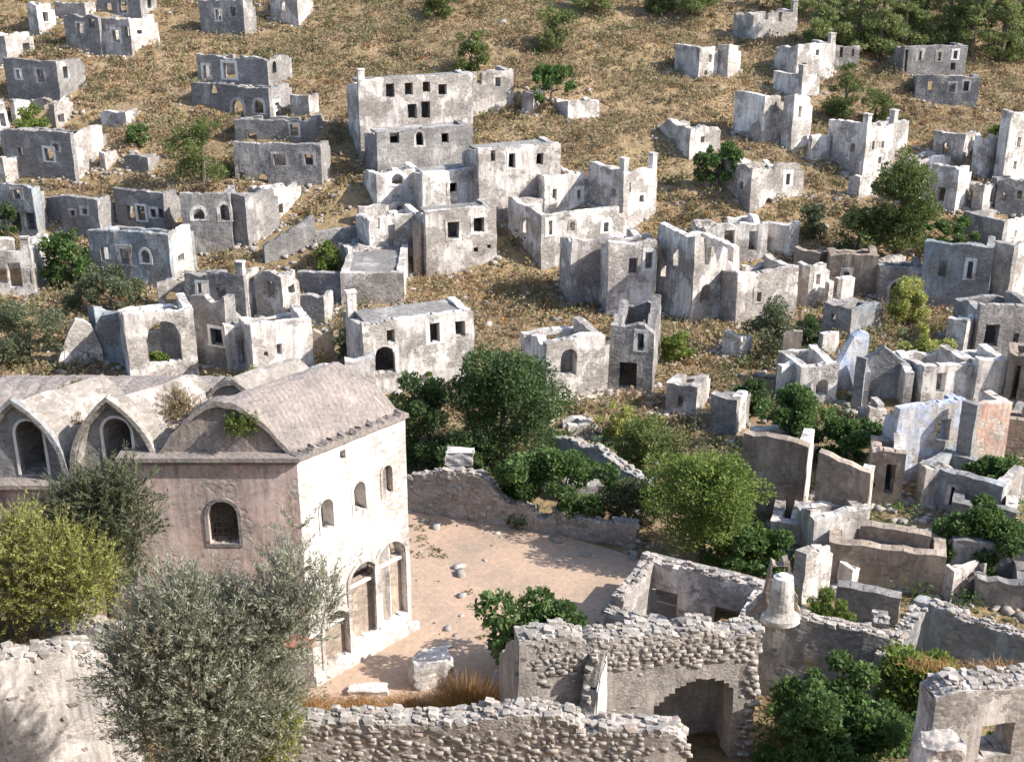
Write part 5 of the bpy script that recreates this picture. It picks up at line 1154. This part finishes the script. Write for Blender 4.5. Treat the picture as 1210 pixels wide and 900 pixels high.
# ---------------------------------------------------------------- scrub over the slope (uncountable)
def clear(x, y, pad=0.0):
    ok = np.ones(len(x), bool)
    for (cx, cy, hx, hy, c, s) in FOOT:
        a = (x-cx)*c+(y-cy)*s; b = -(x-cx)*s+(y-cy)*c
        ok &= ~((np.abs(a) < hx+pad) & (np.abs(b) < hy+pad))
    return ok
def scatter(n, y0, y1):
    y = np.sqrt(RG.uniform(y0*y0, y1*y1, n)); x = RG.uniform(-.52, .52, n)*y*1.0
    return x, y
def patch(x, y, f, ph):
    return 0.5+0.5*np.sin(x*f+ph)*np.cos(y*f*1.3+ph*2)*0.6+0.4*np.sin((x+y)*f*2.1+ph*3)*0.5
def scrub(name, n, y0, y1, per, rad, hgt_, size, aspect, leaf, label, ph, thr, up):
    x, y = scatter(n, y0, y1); k = clear(x, y) & (patch(x, y, .11, ph) > thr); x, y = x[k], y[k]; z = hgt(x, y); m = len(x)
    rr = rad*RG.uniform(.5,1.5,m); ci = np.repeat(np.arange(m), per); t = m*per
    q = RG.normal(size=(t,3)); q /= np.linalg.norm(q,axis=1,keepdims=True); q[:,2] = np.abs(q[:,2])*hgt_
    C = np.stack([x,y,z],1)[ci] + q*rr[ci][:,None]*RG.uniform(.5,1,(t,1))
    V, F = leaf_quads(C, size, aspect, up)
    base = RG.uniform(0,1,m); low = np.clip(.5+.5*np.sin(x*.21+ph)*np.cos(y*.17+ph*1.7)+.35*np.sin(x*.53-y*.4+ph),0,1); tint = np.clip(.34*low[ci]+.44*base[ci]+.22*RG.uniform(0,1,t),0,1)
    tag(link(name, np_mesh(name, V, F, LEAF[leaf], np.repeat(tint,4))), label, 'scrub', kind='stuff')
scrub('dry_scrub', 19000, 62, 172, 22, .7, .8, .30, .45, 'scrub', 'dry golden-brown scrub covering the slope', 0.7, .2, .8)
scrub('green_scrub', 6500, 62, 172, 30, .8, .9, .30, .5, 'maquis', 'low olive-green scrub dotted over the slope', 2.1, .38, .4)
scrub('rust_scrub', 5000, 66, 172, 12, .42, .8, .34, .35, 'rust', 'rust-coloured dry weeds in patches over the slope', 4.4, .5, .8)
scrub('maquis', 1500, 66, 172, 60, 1.0, 1.0, .28, .5, 'maquis', 'rounded olive-green shrubs dotted over the slope', 5.1, .3, .4)
scrub('weeds', 2600, 36, 66, 14, .3, .7, .2, .4, 'maquis', 'weeds and dry undergrowth between the near ruins', 1.2, .45, .5)
def undergrowth(n, boxes, leaf, rad, size, label):
    pts = []
    for (u0, v0, u1, v1, k) in boxes:
        for _ in range(int(n*k)): pts.append(tuple(ground(RG.uniform(u0, u1), RG.uniform(v0, v1))))
    B = np.array(pts); B = B[clear(B[:,0], B[:,1], -.35)]; m = len(B); per = 70; ci = np.repeat(np.arange(m), per); t = m*per
    q = RG.normal(size=(t,3)); q /= np.linalg.norm(q,axis=1,keepdims=True); q[:,2] = np.abs(q[:,2])*1.1
    C = B[ci]+q*(rad*RG.uniform(.5,1.4,m))[ci][:,None]*RG.uniform(.4,1,(t,1))
    V, F = leaf_quads(C, size, .5, .3); tint = np.clip(.5*RG.uniform(0,1,m)[ci]+.5*RG.uniform(0,1,t),0,1)
    tag(link('undergrowth', np_mesh('undergrowth', V, F, LEAF[leaf], np.repeat(tint,4))), label, 'undergrowth', kind='stuff')
undergrowth(150, [(860,400,1210,560,1.0),(870,560,1210,720,.8),(470,500,760,600,.5),(880,790,1090,900,.5)], 'fig', .8, .2, 'leafy green undergrowth filling gaps between the ruins')
undergrowth(110, [(600,440,900,560,.7),(0,230,420,440,1.0),(780,240,1210,400,.9)], 'maquis', .8, .24, 'olive undergrowth around the feet of the ruins')
def stones_mass(n, y0, y1, s0, s1, label):
    x, y = scatter(n, y0, y1); k = clear(x, y, -.6); c = (np.abs(x-1.5) < 6) & (y > 38) & (y < 54.5); k &= ~c
    x, y = x[k], y[k]; z = hgt(x, y); VV, FF, nn = [], [], 0
    for i in range(len(x)):
        V, F = ROCKNP[i % 9]; s = s0+(s1-s0)*RG.random()**2; a = RG.uniform(0,6.28); ca, sa = math.cos(a), math.sin(a); W = V*s*np.array([1.2,.9,.7])
        VV.append(np.stack([W[:,0]*ca-W[:,1]*sa+x[i], W[:,0]*sa+W[:,1]*ca+y[i], W[:,2]+z[i]],1)); FF.append(F+nn); nn += len(V)
    tag(link('rubble', np_mesh('rubble', np.concatenate(VV), np.concatenate(FF), STONE)), label, 'rubble', kind='stuff')
def wall_rubble():
    VV, FF, nn, c = [], [], 0, 0
    for (cx, cy, hx, hy, co, si) in FOOT:
        if cy < 42 or cy > 150: continue
        for _ in range(46):
            e = RG.random(); f = RG.uniform(-1.1, 1.1); off = abs(RG.normal(0, .7))-.6
            a, b = ((hx+off)*RG.choice([-1,1]), hy*f) if e < .4 else (hx*f, (hy+off)*(-1 if RG.random() < .75 else 1))
            x, y = cx+a*co-b*si, cy+a*si+b*co; V, F = ROCKNP[c % 9]; c += 1
            s = .12+.38*RG.random()**2.2; g = RG.uniform(0,6.28); W = V*s*np.array([1.2,.9,.8]); z = float(hgt(x, y))+s*.1
            VV.append(np.stack([W[:,0]*math.cos(g)-W[:,1]*math.sin(g)+x, W[:,0]*math.sin(g)+W[:,1]*math.cos(g)+y, W[:,2]+z],1)); FF.append(F+nn); nn += len(V)
    tag(link('rubble', np_mesh('rubble', np.concatenate(VV), np.concatenate(FF), STONE)), 'fallen stones heaped against the feet of the ruined walls', 'rubble', kind='stuff')
wall_rubble()
def pebbles():
    VV, FF, nn = [], [], 0
    for i in range(150):
        p = on_level(RG.uniform(440,760), RG.uniform(615,830), .04); V, F = ROCKNP[i % 9]; s = .03+.10*RG.random()**3; W = V*s
        VV.append(W+np.array([p.x,p.y,p.z])); FF.append(F+nn); nn += len(V)
    tag(link('gravel', np_mesh('gravel', np.concatenate(VV), np.concatenate(FF), STONE)), 'loose pebbles on the courtyard earth', 'gravel', kind='stuff')
pebbles()
stones_mass(40, 84, 165, .8, 1.7, 'pale rock outcrops breaking through the dry slope')
stones_mass(1300, 40, 105, .2, .75, 'loose stones strewn over the slope and between the ruins')
